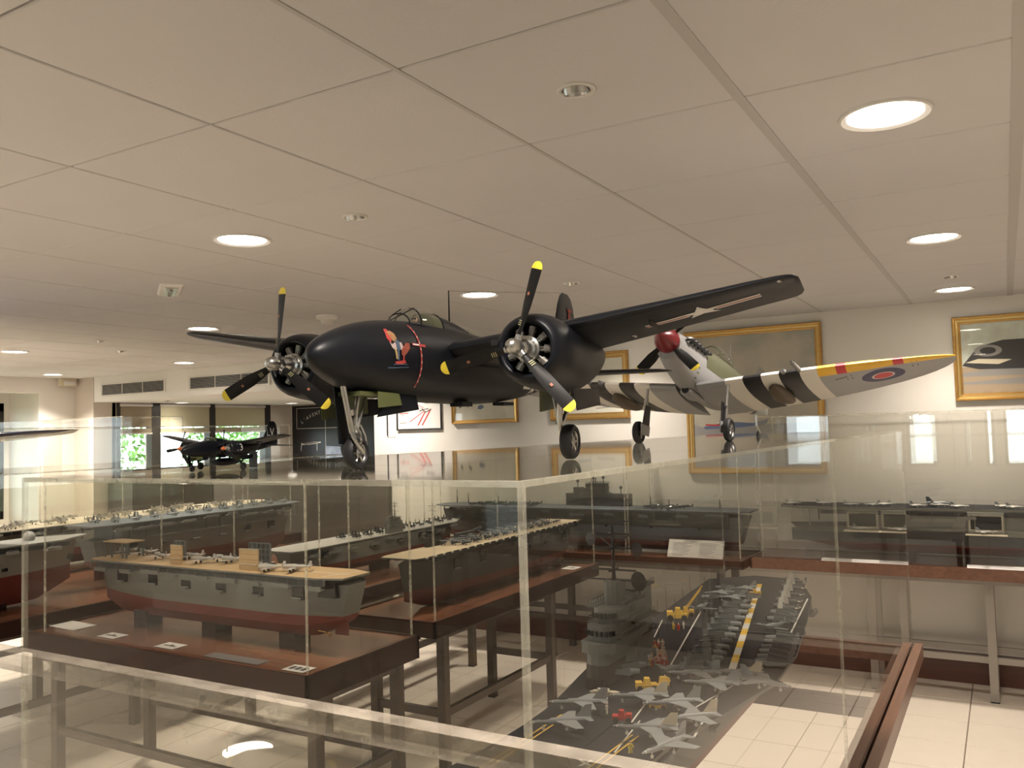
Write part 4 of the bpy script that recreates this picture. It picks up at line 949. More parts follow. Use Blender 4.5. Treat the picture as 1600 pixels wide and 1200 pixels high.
def panel(px, w_, h_, label, lattice):
    v = on2(*px); t = empty('deck_screen', (v.x, 2.92+ (.03 if lattice else -.075), zt2+.0005), label=label, cat='screen panel')
    if not lattice:
        for k in range(4): MB().box((-w_/2, -.004, h_*k/4+.0008), (w_/2, .004, h_*(k+1)/4-.0008)).build('plank', m_deckw, t)
        MB().box((-w_/2, -.005, h_*.27), (w_/2, -.004, h_*.29)).build('stripe', m_wht, t); MB().box((-w_/2, -.005, h_*.94), (w_/2, .005, h_)).build('top_bar', m_decktan, t)
    else:
        b = MB()
        for k in range(6): b.box((-w_/2+w_*k/5-.0022, -.005, 0), (-w_/2+w_*k/5+.0022, .005, h_))
        for k in range(5): b.box((-w_/2, -.004, h_*k/4), (w_/2, .004, h_*k/4+.004))
        b.build('lattice', m_lat, t); MB().box((-w_/2+.002, -.001, 0), (w_/2-.002, .0015, h_)).build('backing', m_hulld, t)
panel((274, 882), .085, .095, 'upright tan plank screen, left of the two on the small carrier deck', False)
panel((384, 892), .125, .098, 'upright tan plank screen, right and wider of the two on the small carrier deck', False)
panel((322, 868), .08, .095, 'upright grey lattice tower, left of the two on the small carrier deck', True)
panel((440, 878), .14, .108, 'upright grey lattice screen, right and wider of the two on the small carrier deck', True)
v = on2(190, 870); t = empty('raised_platform', (v.x, 2.93, zt2), label='raised tan platform on dark posts at the left end of the small carrier', cat='platform')
MB().box((-.10, -.055, .080), (.10, .055, .086)).build('platform_top', m_deckw, t)
for x in (-.09, -.03, .06, .09):
    for y in (-.05, .05): MB().box((x-.004, y-.004, 0), (x+.004, y+.004, .08)).build('post', m_lat, t)
bip = toy_prop(.11, m_silver, bi=False, wingm=m_silver); bip.location = (0, 0, -5)
for k, (px, py, hd) in enumerate(((155, 862, 190), (228, 868, 170), (252, 874, 165), (300, 874, 200), (318, 880, 195), (350, 878, 170), (365, 880, 190), (425, 893, 200), (465, 893, 205), (405, 888, 150))):
    v = on2(px, py); place(bip, (max(v.x, -4.20), max(2.83, min(3.02, v.y)), zt2), math.radians(hd), 'silver-winged aircraft on the small tan deck, %s in order from the left' % ORD[(0, 1, 2, 3, 4, 5, 6, 8, 9, 7)[k]], group='silver aircraft on the small carrier deck', sc=1.3)

# ---- dark-hulled carrier on the long table
s3 = make_ship('carrier_model', 'dark-hulled carrier model with pale tan deck crowded with biplanes, on the long middle table', 2.02, .26, .11, .265, .29, m_hulld, m_reddk, m_decktan, [(-1.0, -.13), (.93, -.13), (.99, -.11), (.99, .11), (.93, .13), (-1.0, .13)], keel_block=.004)
s3.location = (-2.84, 4.62, .82); s3.rotation_euler = (0, 0, -PI/2)
zt3 = .82+.298
mk = MB()
for k in range(24): mk.box((-.95+k*.08, .128, .29), (-.93+k*.08, .134, .299))
mk.build('deck_edge_lights', m_wht, s3)
island(s3, .52, -.10, .298, .45, m_hulld, m_hulld, .16, False)
MB().loft([[(.12, -.125, .30), (.28, -.125, .30), (.28, -.09, .30), (.12, -.09, .30)], [(.10, -.12, .34), (.27, -.12, .34), (.27, -.095, .34), (.10, -.095, .34)]]).cyl((.1, -.11, .33), (-.02, -.11, .345), .012, n=8).build('funnel', m_hulld, s3)
dark = toy_prop(.085, m_navy, bi=True, wingm=m_pgrey); dark.location = (0, 0, -5)
for i in range(34):
    y = 4.15+i*.038+random.uniform(-.01, .01); x = -2.84+(-.06 if i % 3 == 0 else .0 if i % 3 == 1 else .06)
    place(dark, (x, y, zt3), math.radians(-90+random.uniform(-15, 15)), 'dark aircraft parked in the crowded rows on the pale tan deck', group='dark aircraft on the tan deck of the middle carrier')

# ---- grey carrier with folded wings behind it
s4 = make_ship('carrier_model', 'grey carrier model with red waterline and upright folded wings, behind the middle table', 1.95, .27, .13, .235, .245, m_hullg, m_red, m_deckl, deck_rect(1.98, .29), keel_block=.05)
s4.location = (-3.95, 4.84, .82); s4.rotation_euler = (0, 0, PI/2)
zt4 = .82+.253
island(s4, .05, -.11, .253, .5, m_hullg, m_hulld, .12, True)
fold4 = toy_prop(.09, m_navy, fold='up', single=True, name='folded_aircraft'); fold4.location = (0, 0, -5)
for i in range(22):
    y = 4.45+i*.062; x = -3.92+(.045 if i % 2 else -.04)
    place(fold4, (x, y, zt4), math.radians(90+random.uniform(-20, 20)), 'dark blue aircraft with upright folded wings on the grey carrier', group='folded-wing aircraft on the grey carrier')

# ---- big blue-grey carrier on the wall table
s5 = make_ship('carrier_model', 'large blue-grey carrier model with a tall dark island, on the back wall table', 2.78, .34, .11, .29, .325, m_hullb, m_reddk, m_hullb, [(-1.39, -.12), (-1.3, -.17), (1.22, -.17), (1.37, -.08), (1.37, .08), (1.22, .17), (-1.3, .17), (-1.39, .12)], keel_block=.03)
s5.location = (-2.99, 6.22, .82); s5.rotation_euler = (0, 0, PI)
zt5 = .82+.333
island(s5, -.08, -.12, .333, .85, m_hulld, m_hulld, .10, False)
q = MB()
rect_loft(q, -.38, .19, .08, .08, .333, .43, y=-.12); rect_loft(q, -.18, -.03, .07, .07, .43, .51, y=-.12); rect_loft(q, .04, .12, .06, .06, .43, .48, y=-.12)
for x, z in ((-.15, .51), (-.06, .51), (.08, .48), (-.3, .43)): q.cyl((x, -.12, z), (x, -.12, z+.05), .004, n=6); q.ball((x, -.12, z+.05), .014, 6)
q.build('superstructure', m_hulld, s5)
for x, hgt in ((-1.1, .07), (-.70, .06), (1.28, .12), (1.16, .09), (.85, .07), (-.55, .08)): MB().cyl((x, -.12, .333), (x, -.12, .333+hgt), .006, .002, 6).cyl((x, -.14, .333+hgt*.8), (x, -.10, .333+hgt*.8), .002, n=4).build('pole_mast', m_hulld, s5)
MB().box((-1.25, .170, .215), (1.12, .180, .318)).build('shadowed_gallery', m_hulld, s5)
fold5 = toy_prop(.10, m_navy, single=True, name='parked_aircraft'); fold5.location = (0, 0, -5)
for i in range(24):
    x = -3.95+i*.038 if i < 16 else (-2.40+(i-16)*.04); 
    place(fold5, (x, 6.12+(i % 3)*.07, zt5), math.radians(180+random.uniform(-20, 20)), 'dark aircraft silhouetted on the deck of the blue-grey carrier' , group='dark aircraft on the blue-grey carrier')

# ---- angled-deck carrier with open hangar bays at right
s6 = make_ship('carrier_model', 'long grey carrier model with lit open hangar bays, against the wall at right', 3.7, .34, .16, .235, .345, mat('mid warship grey', (.17, .168, .152), .5), m_reddk, m_deckg, [(-1.85, -.16), (1.8, -.16), (1.84, -.08), (1.84, .08), (1.7, .16), (-1.85, .16)], keel_block=.06, holes=False, deckth=.018)
s6.location = (.43, 6.285, .84); s6.rotation_euler = (0, 0, PI)
zt6 = .84+.363
MB().box((-1.8, .165, .13), (1.75, .172, .215)).build('dark_hull_band', m_hulld, s6)
for wx in (-.857, -.135, .75):
    lx = .43-wx
    b = MB(); b.box((lx-.10, .155, .215), (lx+.10, .185, .235)).box((lx-.10, .155, .325), (lx+.10, .185, .345)).box((lx-.10, .155, .235), (lx-.085, .185, .325)).box((lx+.085, .155, .235), (lx+.10, .185, .325)); b.build('hangar_bay_frame', mat('bay frame grey', (.30, .30, .27), .5), s6)
    MB().box((lx-.09, .186, .233), (lx+.09, .188, .237)).box((lx-.09, .186, .323), (lx+.09, .188, .326)).box((lx-.092, .186, .233), (lx-.088, .188, .326)).box((lx+.088, .186, .233), (lx+.092, .188, .326)).build('bay_outline', m_cream, s6)
    MB().box((lx-.085, .156, .235), (lx+.085, .166, .325)).build('hangar_bay', m_win, s6)
    MB().box((lx-.115, .16, .205), (lx+.115, .235, .212)).build('lift_platform', m_cream, s6)
    tj = toy_jet(.125, m_wht, m_jet, name='model_jet'); place(tj, (wx, 6.088, .84+.2125), math.radians(8), 'white jet standing on the open lift of the %s hangar bay' % ('left' if wx < -.5 else 'right' if wx < .5 else 'farthest right'), group='jets in the hangar bays')
jet6 = toy_jet(.11, m_wht, m_pgrey); jet6.location = (0, 0, -5)
for i, (x, lab) in enumerate(((-1.32, 'leftmost grey jet on the deck above the hangar bays'), (-1.12, 'second grey jet from the left above the hangar bays'), (-.93, 'small jet above the left hangar bay'), (-.72, 'grey jet just right of the left hangar bay'), (-.52, 'white and grey jet left of the large tailed jet'), (-.40, 'white jet below the large tailed jet'), (-.28, 'white jet just left of the right hangar bay'), (-.03, 'white jet just right of the right hangar bay'), (.03, 'grey-tailed jet at the right edge of the photograph'))):
    place(jet6, (x, 6.19+(.06 if i % 2 else 0), zt6), math.radians(random.choice((10, -10, 5))), lab, group='jets on the deck of the right-hand carrier')
tj = toy_jet(.17, m_jet, m_navy, name='model_jet'); place(tj, (-.40, 6.30, zt6), 0.1, 'largest jet with tall dark tail on the deck of the right-hand carrier')

# ---- ships at the left
s7 = make_ship('warship_model', 'pale grey ship bow with red lower hull at the left edge', 2.6, .36, .20, .36, .37, m_hulll, m_red, m_hulll, deck_rect(2.62, .36, .12), keel_block=.02, holes=False, rail=False)
s7.location = (-5.15, 2.05, .82); s7.rotation_euler = (0, 0, PI/2)
MB().ball((.95, 0, .40), .035, 8).cyl((.95, 0, .37), (.95, 0, .40), .03, n=12).build('gun_turret', m_hulll, s7, True)
q = MB(); rect_loft(q, .1, .6, .2, .2, .378, .46); rect_loft(q, .15, .5, .16, .16, .46, .54); q.build('superstructure', m_hulll, s7)
MB().cyl((1.1, -.174, .27), (1.1, -.184, .27), .02, n=12).build('anchor', m_hulld, s7)
q = MB()
for k in range(8): q.box((.2+k*.07, -.187, .24), (.23+k*.07, -.176, .26))
q.build('portholes', m_win, s7)
t = empty('brass_fitting', (-4.95, 3.62, .826), label='small polished brass ring ornament on the table at left', cat='ornament')
MB().lathe([(0, .075), (.012, .08), (.016, .07), (.012, .055), (0, .05)], (0, 0, 0), (0, 0, 1), 24).build('ring', m_brass, t, True)
for k in range(6): MB().ball((.055*math.cos(k), .055*math.sin(k), .022), .010, 6).build('knob', m_brass, t, True)
s8 = make_ship('carrier_model', 'pale carrier deck crowded with bright little aircraft, in the tall case at left', 3.0, .40, .15, .27, .33, m_hulll, m_red, m_cream, deck_rect(3.0, .50), keel_block=.02)
s8.location = (-6.5, 4.65, .82); s8.rotation_euler = (0, 0, PI/2)
fold8 = toy_prop(.12, m_silver, single=True, name='silver_aircraft', wingm=m_cream); fold8.location = (0, 0, -5)
for i in range(44):
    place(fold8, (-6.5+random.choice((-.16, -.05, .06, .16)), 3.45+i*.055, .82+.338), math.radians(90+random.uniform(-30, 30)), 'bright silver aircraft crowded on the pale deck at left', group='bright aircraft crowded on the pale carrier deck')
s9 = make_ship('carrier_model', 'big dark grey carrier model behind the cases, left of centre', 1.9, .34, .16, .30, .40, m_hullg, m_reddk, m_hullb, deck_rect(1.95, .36, .5), keel_block=.02)
s9.location = (-5.35, 5.35, .82+.006); s9.rotation_euler = (0, 0, PI/2+.12)
s9.location = (-5.35, 4.42, .82); s9.rotation_euler = (0, 0, PI/2)
fold9 = toy_prop(.10, m_pgrey, fold='up', single=True, name='grey_aircraft'); fold9.location = (0, 0, -5)
for i in range(22):
    y = 3.6+i*.078; place(fold9, (-5.35+(.05 if i % 2 else -.06), y, .82+.408), math.radians(97+random.uniform(-20, 20)), 'grey aircraft on the deck of the big dark carrier', group='grey aircraft on the big dark carrier')
t = empty('partition_panel', (-6.3, 6.50, 0), label='dark low partition panel at the entrance of the window alcove', cat='partition')
MB().box((-1.3, -.02, .02), (1.14, .02, 1.42)).build('board', mat('partition dark', (.075, .06, .05), .7), t)
for x in (-1.2, 1.05): MB().box((x-.03, -.12, 0), (x+.03, .12, .02)).build('foot', m_black, t)

# ---- placards
def card(px, py, z, w_, d_, label, dark=None, rz=0, m=None, tilt=0):
    v = at_deck(px, py, z); t = empty('info_card', (v.x, v.y, z+.0025+math.sin(abs(tilt))*d_/2), (tilt, 0, rz), label=label, cat='card')
    MB().box((-w_/2, -d_/2, 0), (w_/2, d_/2, .0015)).build('sheet', m or mat('paper white', (.7, .68, .64), .7), t)
    if dark == 'ship':
        q = MB(); q.poly([(x*w_, y*d_, .0018) for x, y in ((-.35, -.1), (.3, -.15), (.35, 0), (.1, .02), (.05, .2), (-.05, .2), (-.08, .03), (-.3, .05))]); q.build('print', inkd, t, recalc=False)
    if dark == 'photos':
        q = MB()
        for k in range(3): q.poly([(w_*(-.38+.27*k+a), d_*(-.25+b), .0018) for a, b in ((0, 0), (.2, 0), (.2, .5), (0, .5))])
        q.build('print', inkd, t, recalc=False)
    if dark == 'text':
        q = MB()
        for k in range(9):
            for c0, c1 in ((-.42, -.05), (.05, .42)):
                if k in (0,): c0, c1 = -.12, .12
                q.poly([(x*w_, y*d_, .0018) for x, y in ((c0, .38-k*.085), (c1-random.random()*.12, .38-k*.085), (c1-random.random()*.1, .35-k*.085), (c0, .35-k*.085))])
        q.build('print', inkg, t, recalc=False)
card(112, 978, .82, .25, .13, 'plain pale card, leftmost on the front table', rz=-.05)
card(176, 994, .82, .13, .085, 'small white card with a dark ship outline, left one on the front table', 'ship')
card(267, 1010, .82, .13, .085, 'small white card with a dark ship outline, right one on the front table', 'ship')
card(368, 1030, .82, .34, .07, 'long faint grey sheet on the front table', m=mat('faint sheet', (.17, .16, .16), .5))
card(467, 1046, .82, .12, .08, 'card with small dark photographs at the near corner of the front table', 'photos')
card(893, 888, .82, .10, .12, 'white card near the far end of the long middle table', 'ship')
v = at_deck(1128, 858, .82)
t = empty('placard', (-1.98, 5.97, .828), (math.radians(62), 0, 0), label='large white text placard leaning on the wall table right of the blue-grey carrier', cat='card')
MB().box((-.205, 0, 0), (.205, .135, .004)).build('sheet', mat('paper white', (.7, .68, .64), .7), t)
q = MB()
for k in range(11):
    for c0, c1 in ((-.17, -.02), (.03, .17)):
        if k == 0: c0, c1 = -.04, .04
        e = c1-random.random()*.07; q.poly([(c0, .122-k*.0105, .0044), (e, .122-k*.0105, .0044), (e, .118-k*.0105, .0044), (c0, .118-k*.0105, .0044)])
q.build('text_lines', inkg, t, recalc=False)
for px, w_, lab in ((1340, .36, 'long pale label strip on the right wall table, left one'), (1545, .40, 'long pale label strip on the right wall table, right one')):
    v = ((px-1570)/1324*7.0, 6.045)
    t = empty('label_strip', (-.94 if px < 1400 else -.05, 6.045, .848), (math.radians(25), 0, 0), label=lab, cat='label')
    MB().box((-w_/2, -.012, 0), (w_/2, .03, .003)).build('sheet', mat('paper white', (.7, .68, .64), .7), t)
    q = MB(); q.quad((-w_/2+.01, .002, .0033), (w_/2-.01, .002, .0033), (w_/2-.01, .006, .0033), (-w_/2+.01, .006, .0033)); q.build('print', inkg, t, recalc=False)

# ------------------------------------------------------------------ the large black twin-engined aircraft
m_blk = mat('sea blue black paint', (.0045, .0058, .009), .40, spec=.26, noise=(1.2, .12)); m_blkin = mat('dark engine interior', (.006, .006, .007), .8)
m_tyre = mat('tyre rubber', (.008, .008, .009), .6); m_alu = mat('aluminium', (.50, .50, .49), .3, metal=1, noise=(9, .1)); m_alud = mat('dull alloy', (.30, .29, .27), .4, metal=.8)
m_blade = mat('propeller black', (.006, .006, .006), .5, spec=.25); m_yt = mat('tip yellow', (.80, .62, .05), .5); m_zinc = mat('interior green', (.075, .085, .028), .6)
m_cgl = clear('canopy glazing', (.82, .84, .80), .02, 1.6); m_pr = mat('print red', (.36, .04, .035), .6); m_pw = mat('print white', (.66, .64, .60), .6)
m_tan = mat('skin tone', (.55, .34, .24), .6); m_hair = mat('print auburn', (.22, .05, .03), .6); m_pg = mat('print gold', (.28, .16, .07), .6); m_pbl = mat('print blue', (.05, .08, .13), .6); m_orng = mat('spinner orange', (.55, .14, .04), .5)

FUS = smooth_stations([(-.10, 2.2, .02, .02), (-.19, 2.2, .15, .16), (-.45, 2.2, .29, .33), (-1.0, 2.21, .45, .53), (-1.8, 2.24, .57, .70), (-3.0, 2.27, .61, .80), (-4.5, 2.28, .62, .84), (-6.5, 2.26, .60, .80), (-8.5, 2.30, .50, .68), (-10.5, 2.42, .34, .50), (-12.3, 2.56, .17, .32), (-13.5, 2.66, .04, .18)], 3)
def ns(mb): return mb
def tiger_wing(s):
    st = [(.3, -4.0, 3.7, 2.50, .15), (1.9, -4.05, 3.5, 2.66, .15), (3.4, -4.2, 3.1, 2.88, .145), (5.2, -4.5, 2.65, 3.16, .135), (6.8, -4.78, 2.3, 3.43, .12), (7.3, -4.88, 2.18, 3.51, .115), (7.52, -4.95, 2.05, 3.54, .11), (7.64, -5.05, 1.8, 3.555, .10), (7.71, -5.22, 1.35, 3.56, .07)]
    k_ = .962 if s > 0 else 1.0
    return MB().loft([foil(x, c, t_, 'y', s*y*k_, z, inc=.045) for y, x, c, z, t_ in st])
def blade(R, r0=.13, w_=.15):
    """one propeller blade along +z, chord mostly along y"""
    rings = []
    for u in (0, .06, .15, .3, .45, .6, .75, .86, .90, .905, .935, .965, .985, 1):
        z = r0+(R-r0)*u
        ch = w_*(.62+.8*min(1, u*2.4))
        if u > .90: ch *= max(.28, math.sqrt(max(0, 1-((u-.90)/.104)**2)))
        tw = math.radians(44-28*u); th = max(.012, .06*(1-u))
        if u < .05: ch = .07; th = .06
        c_, s_ = math.cos(tw), math.sin(tw)
        rings.append([(a*s_*1+b*c_, a*c_-b*s_, z) for a, b in ((-ch/2, 0), (-ch*.25, th*.5), (0, th*.6), (ch*.25, th*.45), (ch/2, 0), (ch*.25, -th*.2), (0, -th*.3), (-ch*.25, -th*.2))])
    return rings
def make_prop(parent, loc, R, a0, nb, hubm, bladem, tipm, w_=.19, tilt=0, marks=True, spinner=None, ridx=9):
    """hub part with one sub-part per blade; axis is +x"""
    hb = MB()
    if spinner: hb.lathe(spinner, (0, 0, 0), (1, 0, 0), 28)
    else:
        hb.lathe([(-.22, .001), (-.22, .11), (-.05, .12), (-.03, .145), (.02, .15), (.10, .145), (.18, .115), (.235, .065), (.255, .001)], (0, 0, 0), (1, 0, 0), 24)
        for k in range(nb):
            a = a0+k*2*PI/nb; d = Vector((0, math.sin(a), math.cos(a)))
            hb.cyl(Vector((-.08, 0, 0))+d*.06, Vector((-.08, 0, 0))+d*.23, .075, .062, 12)
    h = hb.build('propeller_hub', hubm, parent, True, loc=loc)
    rings = blade(R, w_=w_)
    bm_ = MB().loft(rings, mf=lambda i, j: 1 if i >= ridx else 0)
    first = None
    for k in range(nb):
        a = a0+k*2*PI/nb
        if first is None:
            if marks:
                for u, w2, h2, mi in ((.28, .05, .10, 2), (.62, .025, .06, 3)):
                    z = R*u; tw = math.radians(44-28*u); c_, s_ = math.cos(tw), math.sin(tw)
                    q = [(a_*s_+.045*c_*(1 if u < .5 else .75), a_*c_-.045*s_, z+b_) for a_, b_ in ((-w2, -h2/2), (w2, -h2/2), (w2, h2/2), (-w2, h2/2))]
                    if mi == 2:
                        for k2 in range(3):
                            zz = z+(k2-1)*.04; bm_.poly([(a_*s_+.05*c_, a_*c_-.05*s_, zz+b_) for a_, b_ in ((-.05, -.008), (.045, -.012), (.045, .004), (-.05, .008))], 2)
                    else: bm_.poly(q, 3)
            first = bm_.build('propeller_blade', [bladem, tipm, mat('blade lettering', (.42, .40, .22), .6), mat('blade badge', (.36, .14, .08), .6)], h, True, 40, loc=(-.08, 0, 0), rot=(-a, 0, 0)); o = first
        else:
            o = bpy.data.objects.new('propeller_blade', first.data); COL.objects.link(o); o.parent = h; o.location = (-.08, 0, 0)
        o.rotation_euler = (-a, 0, 0)
    return h
def wheel(parent, c, r, w_, hubm=None, name='wheel'):
    c = Vector(c)
    ty = MB().lathe([(-w_*.30, r*.60), (-w_*.5, r*.70), (-w_*.48, r*.88), (-w_*.30, r*.98), (0, r), (w_*.30, r*.98), (w_*.48, r*.88), (w_*.5, r*.70), (w_*.30, r*.60)], c, (0, 1, 0), 28).build(name, m_tyre, parent, True)
    hb = MB().lathe([(-w_*.36, .001), (-w_*.36, r*.2), (-w_*.18, r*.35), (-w_*.22, r*.54), (-w_*.40, r*.60), (-w_*.28, r*.64), (w_*.28, r*.64), (w_*.40, r*.60), (w_*.22, r*.54), (w_*.18, r*.35), (w_*.36, r*.2), (w_*.36, .001)], c, (0, 1, 0), 24)
    for sd in (-1, 1):
        for k in range(6):
            a = k*PI/3; hb.cyl(c+Vector((math.cos(a)*r*.22, sd*w_*.30, math.sin(a)*r*.22)), c+Vector((math.cos(a)*r*.55, sd*w_*.30, math.sin(a)*r*.55)), r*.06, n=5)
    hb.build('wheel_hub', hubm or m_alu, ty, True)
    return ty

GZ = .18
def twin_engined(name, loc, rot, s, label, small=False):
    T = empty(name, loc, rot, s, label, 'model aircraft')
    f = MB().loft([sect(x, z, w_, h, 32, 2.15) for x, z, w_, h in FUS]).build('fuselage', m_blk, T, True, 50)
    wings = []
    for sd in (1, -1): wings.append(tiger_wing(sd).build('wing', m_blk, T, True, 50))
    # fin, tailplanes
    MB().loft([foil(-10.6, 3.0, .09, 'z', 2.6), foil(-11.3, 2.25, .085, 'z', 3.2), foil(-11.75, 1.75, .08, 'z', 4.0), foil(-12.0, 1.35, .075, 'z', 4.55), foil(-12.2, .95, .06, 'z', 4.82), foil(-12.4, .5, .04, 'z', 4.93)]).build('tail_fin', m_blk, T, True, 50)
    for sd in (1, -1):
        MB().loft([foil(-11.3, 1.9, .10, 'y', sd*.05, 2.42), foil(-11.6, 1.4, .09, 'y', sd*2.4, 2.40), foil(-11.75, 1.1, .08, 'y', sd*3.0, 2.39), foil(-12.0, .6, .05, 'y', sd*3.25, 2.39)]).build('tailplane', m_blk, T, True, 50)
    nacs = []
    for sd, a0 in ((1, math.radians(18)), (-1, math.radians(6))):
        y = sd*2.72; zc = 2.34
        st = smooth_stations([(-3.07, zc, .56, .56), (-3.17, zc, .645, .645), (-3.40, zc, .70, .70), (-3.75, zc-.01, .72, .735), (-4.3, zc-.05, .68, .74), (-5.0, zc-.08, .62, .72), (-6.0, zc-.02, .50, .58), (-6.9, zc+.08, .32, .36), (-7.7, zc+.2, .08, .10)], 3)
        rings = [[(x, y+yy, zz) for x, yy, zz in sect(x0, z0, w_, h, 32, 2.0)] for x0, z0, w_, h in st]
        inner = [[(x, y+yy, zz) for x, yy, zz in sect(x0, zc, w_, w_, 32, 2.0)] for x0, w_ in ((-3.70, .47), (-3.25, .47), (-3.12, .48), (-3.07, .52))]
        n_ = MB().loft(inner+rings, cap0=False).build('engine_nacelle', m_blk, T, True, 60); nacs.append(n_)
        MB().lathe([(0, .001), (0, .47), (.02, .47)], (-3.71, y, zc), (1, 0, 0), 24).build('firewall', m_blkin, T)
        eng = MB().lathe([(-.62, .24), (-.42, .25), (-.40, .21), (-.30, .22), (-.28, .17), (-.12, .155), (-.05, .12), (-.05, .001)], (-2.70, y, zc), (1, 0, 0), 28)
        for k in range(18):
            a = k*2*PI/18; eng.cyl((-3.03, y+math.sin(a)*.215, zc+math.cos(a)*.215), (-2.98, y+math.sin(a)*.215, zc+math.cos(a)*.215), .012, n=6)
        e = eng.build('crankcase', m_alu, T, True)
        cy0 = None
        for k in range(9):
            a = k*2*PI/9+.2; d = Vector((0, math.sin(a), math.cos(a)))
            if cy0 is None:
                cm = MB().cyl((0, 0, .20), (0, 0, .31), .045, .05, 10).cyl((0, 0, .31), (0, 0, .44), .062, .075, 10)
                for q in range(5): cm.cyl((0, 0, .32+q*.024), (0, 0, .330+q*.024), .085, n=10)
                cm.cyl((.06, .03, .16), (.06, .03, .42), .012, n=5).cyl((.06, -.03, .16), (.06, -.03, .42), .012, n=5)
                cy0 = cm.build('cylinder', m_alud, e, loc=(-3.25, y, zc), rot=(-a, 0, 0))
            else:
                o = bpy.data.objects.new('cylinder', cy0.data); COL.objects.link(o); o.parent = e; o.location = (-3.25, y, zc); o.rotation_euler = (-a, 0, 0)
        make_prop(T, (-2.53, y, zc), 1.60 if not small else 1.80, a0 if not small else math.radians(2 if sd > 0 else 22), 3, m_orng if small else m_alu, m_blade, m_blade if small else m_yt, w_=.185 if not small else .24, marks=not small)
        # intake lip under the wing leading edge, exhaust fairing
        MB().loft([[(-4.02, y-sd*.8-.35, 2.52), (-4.02, y-sd*.8+.35, 2.52), (-4.02, y-sd*.8+.35, 2.66), (-4.02, y-sd*.8-.35, 2.66)], [(-3.93, y-sd*.8-.33, 2.54), (-3.93, y-sd*.8+.33, 2.54), (-3.93, y-sd*.8+.33, 2.64), (-3.93, y-sd*.8-.33, 2.64)]]).build('intake_slot', m_blkin, T)
        # main gear
        wheel(T, (-5.25, y+.02, .37+GZ), .37, .25, m_blk if small else None)
        g = MB(); g.cyl((-4.75, y-.02, 1.75), (-5.05, y-.12, .80), .055, n=10).cyl((-5.05, y-.12, .85), (-5.2, y-.17, .54), .038, n=8).cyl((-5.2, y-.19, .55), (-5.25, y+.05, .55), .04, n=8)
        g.cyl((-5.55, y+.02, 1.6), (-5.1, y-.12, .85), .05, n=8).cyl((-5.5, y-.2, 1.55), (-5.1, y-.14, .95), .03, n=6).cyl((-4.9, y-.22, 1.6), (-5.1, y-.14, .7), .02, n=6)
        g.cyl((-5.02, y-.16, .98), (-5.08, y-.08, .92), .07, n=10); g.build('main_gear_strut', m_blk if small else m_alu, T, True)
        for dy, nm in ((-.34, 'gear_door'), (.36, 'gear_door')):
            d_ = MB().loft([[(-4.5, y+dy, 1.62), (-4.5, y+dy+.02, 1.62), (-4.62, y+dy*1.15+.02, 1.18), (-4.62, y+dy*1.15, 1.18)], [(-6.2, y+dy, 1.68), (-6.2, y+dy+.02, 1.68), (-6.1, y+dy*1.15+.02, 1.32), (-6.1, y+dy*1.15, 1.32)]])
            d_.build(nm, m_zinc if dy < 0 else m_blk, T)
    # nose gear
    wheel(T, (-1.44, 0, .31+GZ), .31, .21, m_blk if small else None)
    g = MB()
    g.cyl((-1.02, .03, 1.75), (-1.28, .03, .88), .055, n=10).cyl((-1.12, -.05, 1.7), (-1.34, -.04, .85), .04, n=8).cyl((-1.28, .03, .9), (-1.36, .06, .62), .045, n=8)
    g.tube([(-1.30, .0, .90), (-1.22, .13, .74), (-1.28, .17, .62), (-1.38, .17, .54), (-1.44, .16, .49)], .038, 8).cyl((-1.44, -.13, .49), (-1.44, .18, .49), .03, n=8)
    g.cyl((-1.55, .0, 1.55), (-1.36, 0, .85), .045, n=8).cyl((-1.75, .04, 1.6), (-1.42, .03, .85), .028, n=6).cyl((-1.36, -.06, .95), (-1.46, .1, .70), .04, n=8).cyl((-1.2, .05, 1.28), (-1.24, .05, 1.18), .075, n=10)
    g.tube([(-1.30, .08, 1.0), (-1.40, .12, .86), (-1.50, .08, .70), (-1.42, .05, .62)], .026, 6).tube([(-1.5, .07, 1.0), (-1.62, .09, .8), (-1.66, .09, .62)], .016, 5)
    g.build('nose_gear_strut', m_blk if small else m_alu, T, True)
    MB().loft([[(-1.08, -.20, 1.72), (-1.44, -.20, 1.68), (-1.44, -.22, 1.68), (-1.08, -.22, 1.72)], [(-1.22, -.20, .66), (-1.52, -.20, .66), (-1.52, -.22, .66), (-1.22, -.22, .66)]]).build('gear_door', m_blk, T)
    MB().loft([[(-1.60, -.34, 1.60), (-1.60, -.30, 1.60), (-1.55, -.36, 1.16), (-1.55, -.40, 1.16)], [(-2.3, -.34, 1.56), (-2.3, -.30, 1.56), (-2.4, -.36, 1.22), (-2.4, -.40, 1.22)]]).build('gear_door', m_zinc, T)
    MB().loft([[(-2.15, .28, 1.60), (-2.15, .31, 1.60), (-1.62, .37, 1.13), (-1.62, .34, 1.13)], [(-3.1, .28, 1.56), (-3.1, .31, 1.56), (-3.1, .37, 1.28), (-3.1, .34, 1.28)]]).build('gear_door', m_blk, T)
    MB().loft([[(-1.66, .34, 1.60), (-1.66, .36, 1.60), (-1.60, .41, 1.30), (-1.60, .39, 1.30)], [(-2.38, .34, 1.58), (-2.38, .36, 1.58), (-2.40, .41, 1.36), (-2.40, .39, 1.36)]]).build('gear_door', m_zinc, T)
    MB().box((-1.2, -.27, 1.52), (-2.9, .27, 1.60)).build('gear_bay', m_zinc, T)
    MB().box((-5.0, .05, 1.38), (-5.5, .35, 1.48)).box((-7.3, .0, 1.44), (-7.9, .3, 1.52)).build('belly_fitting', m_blkin, T)
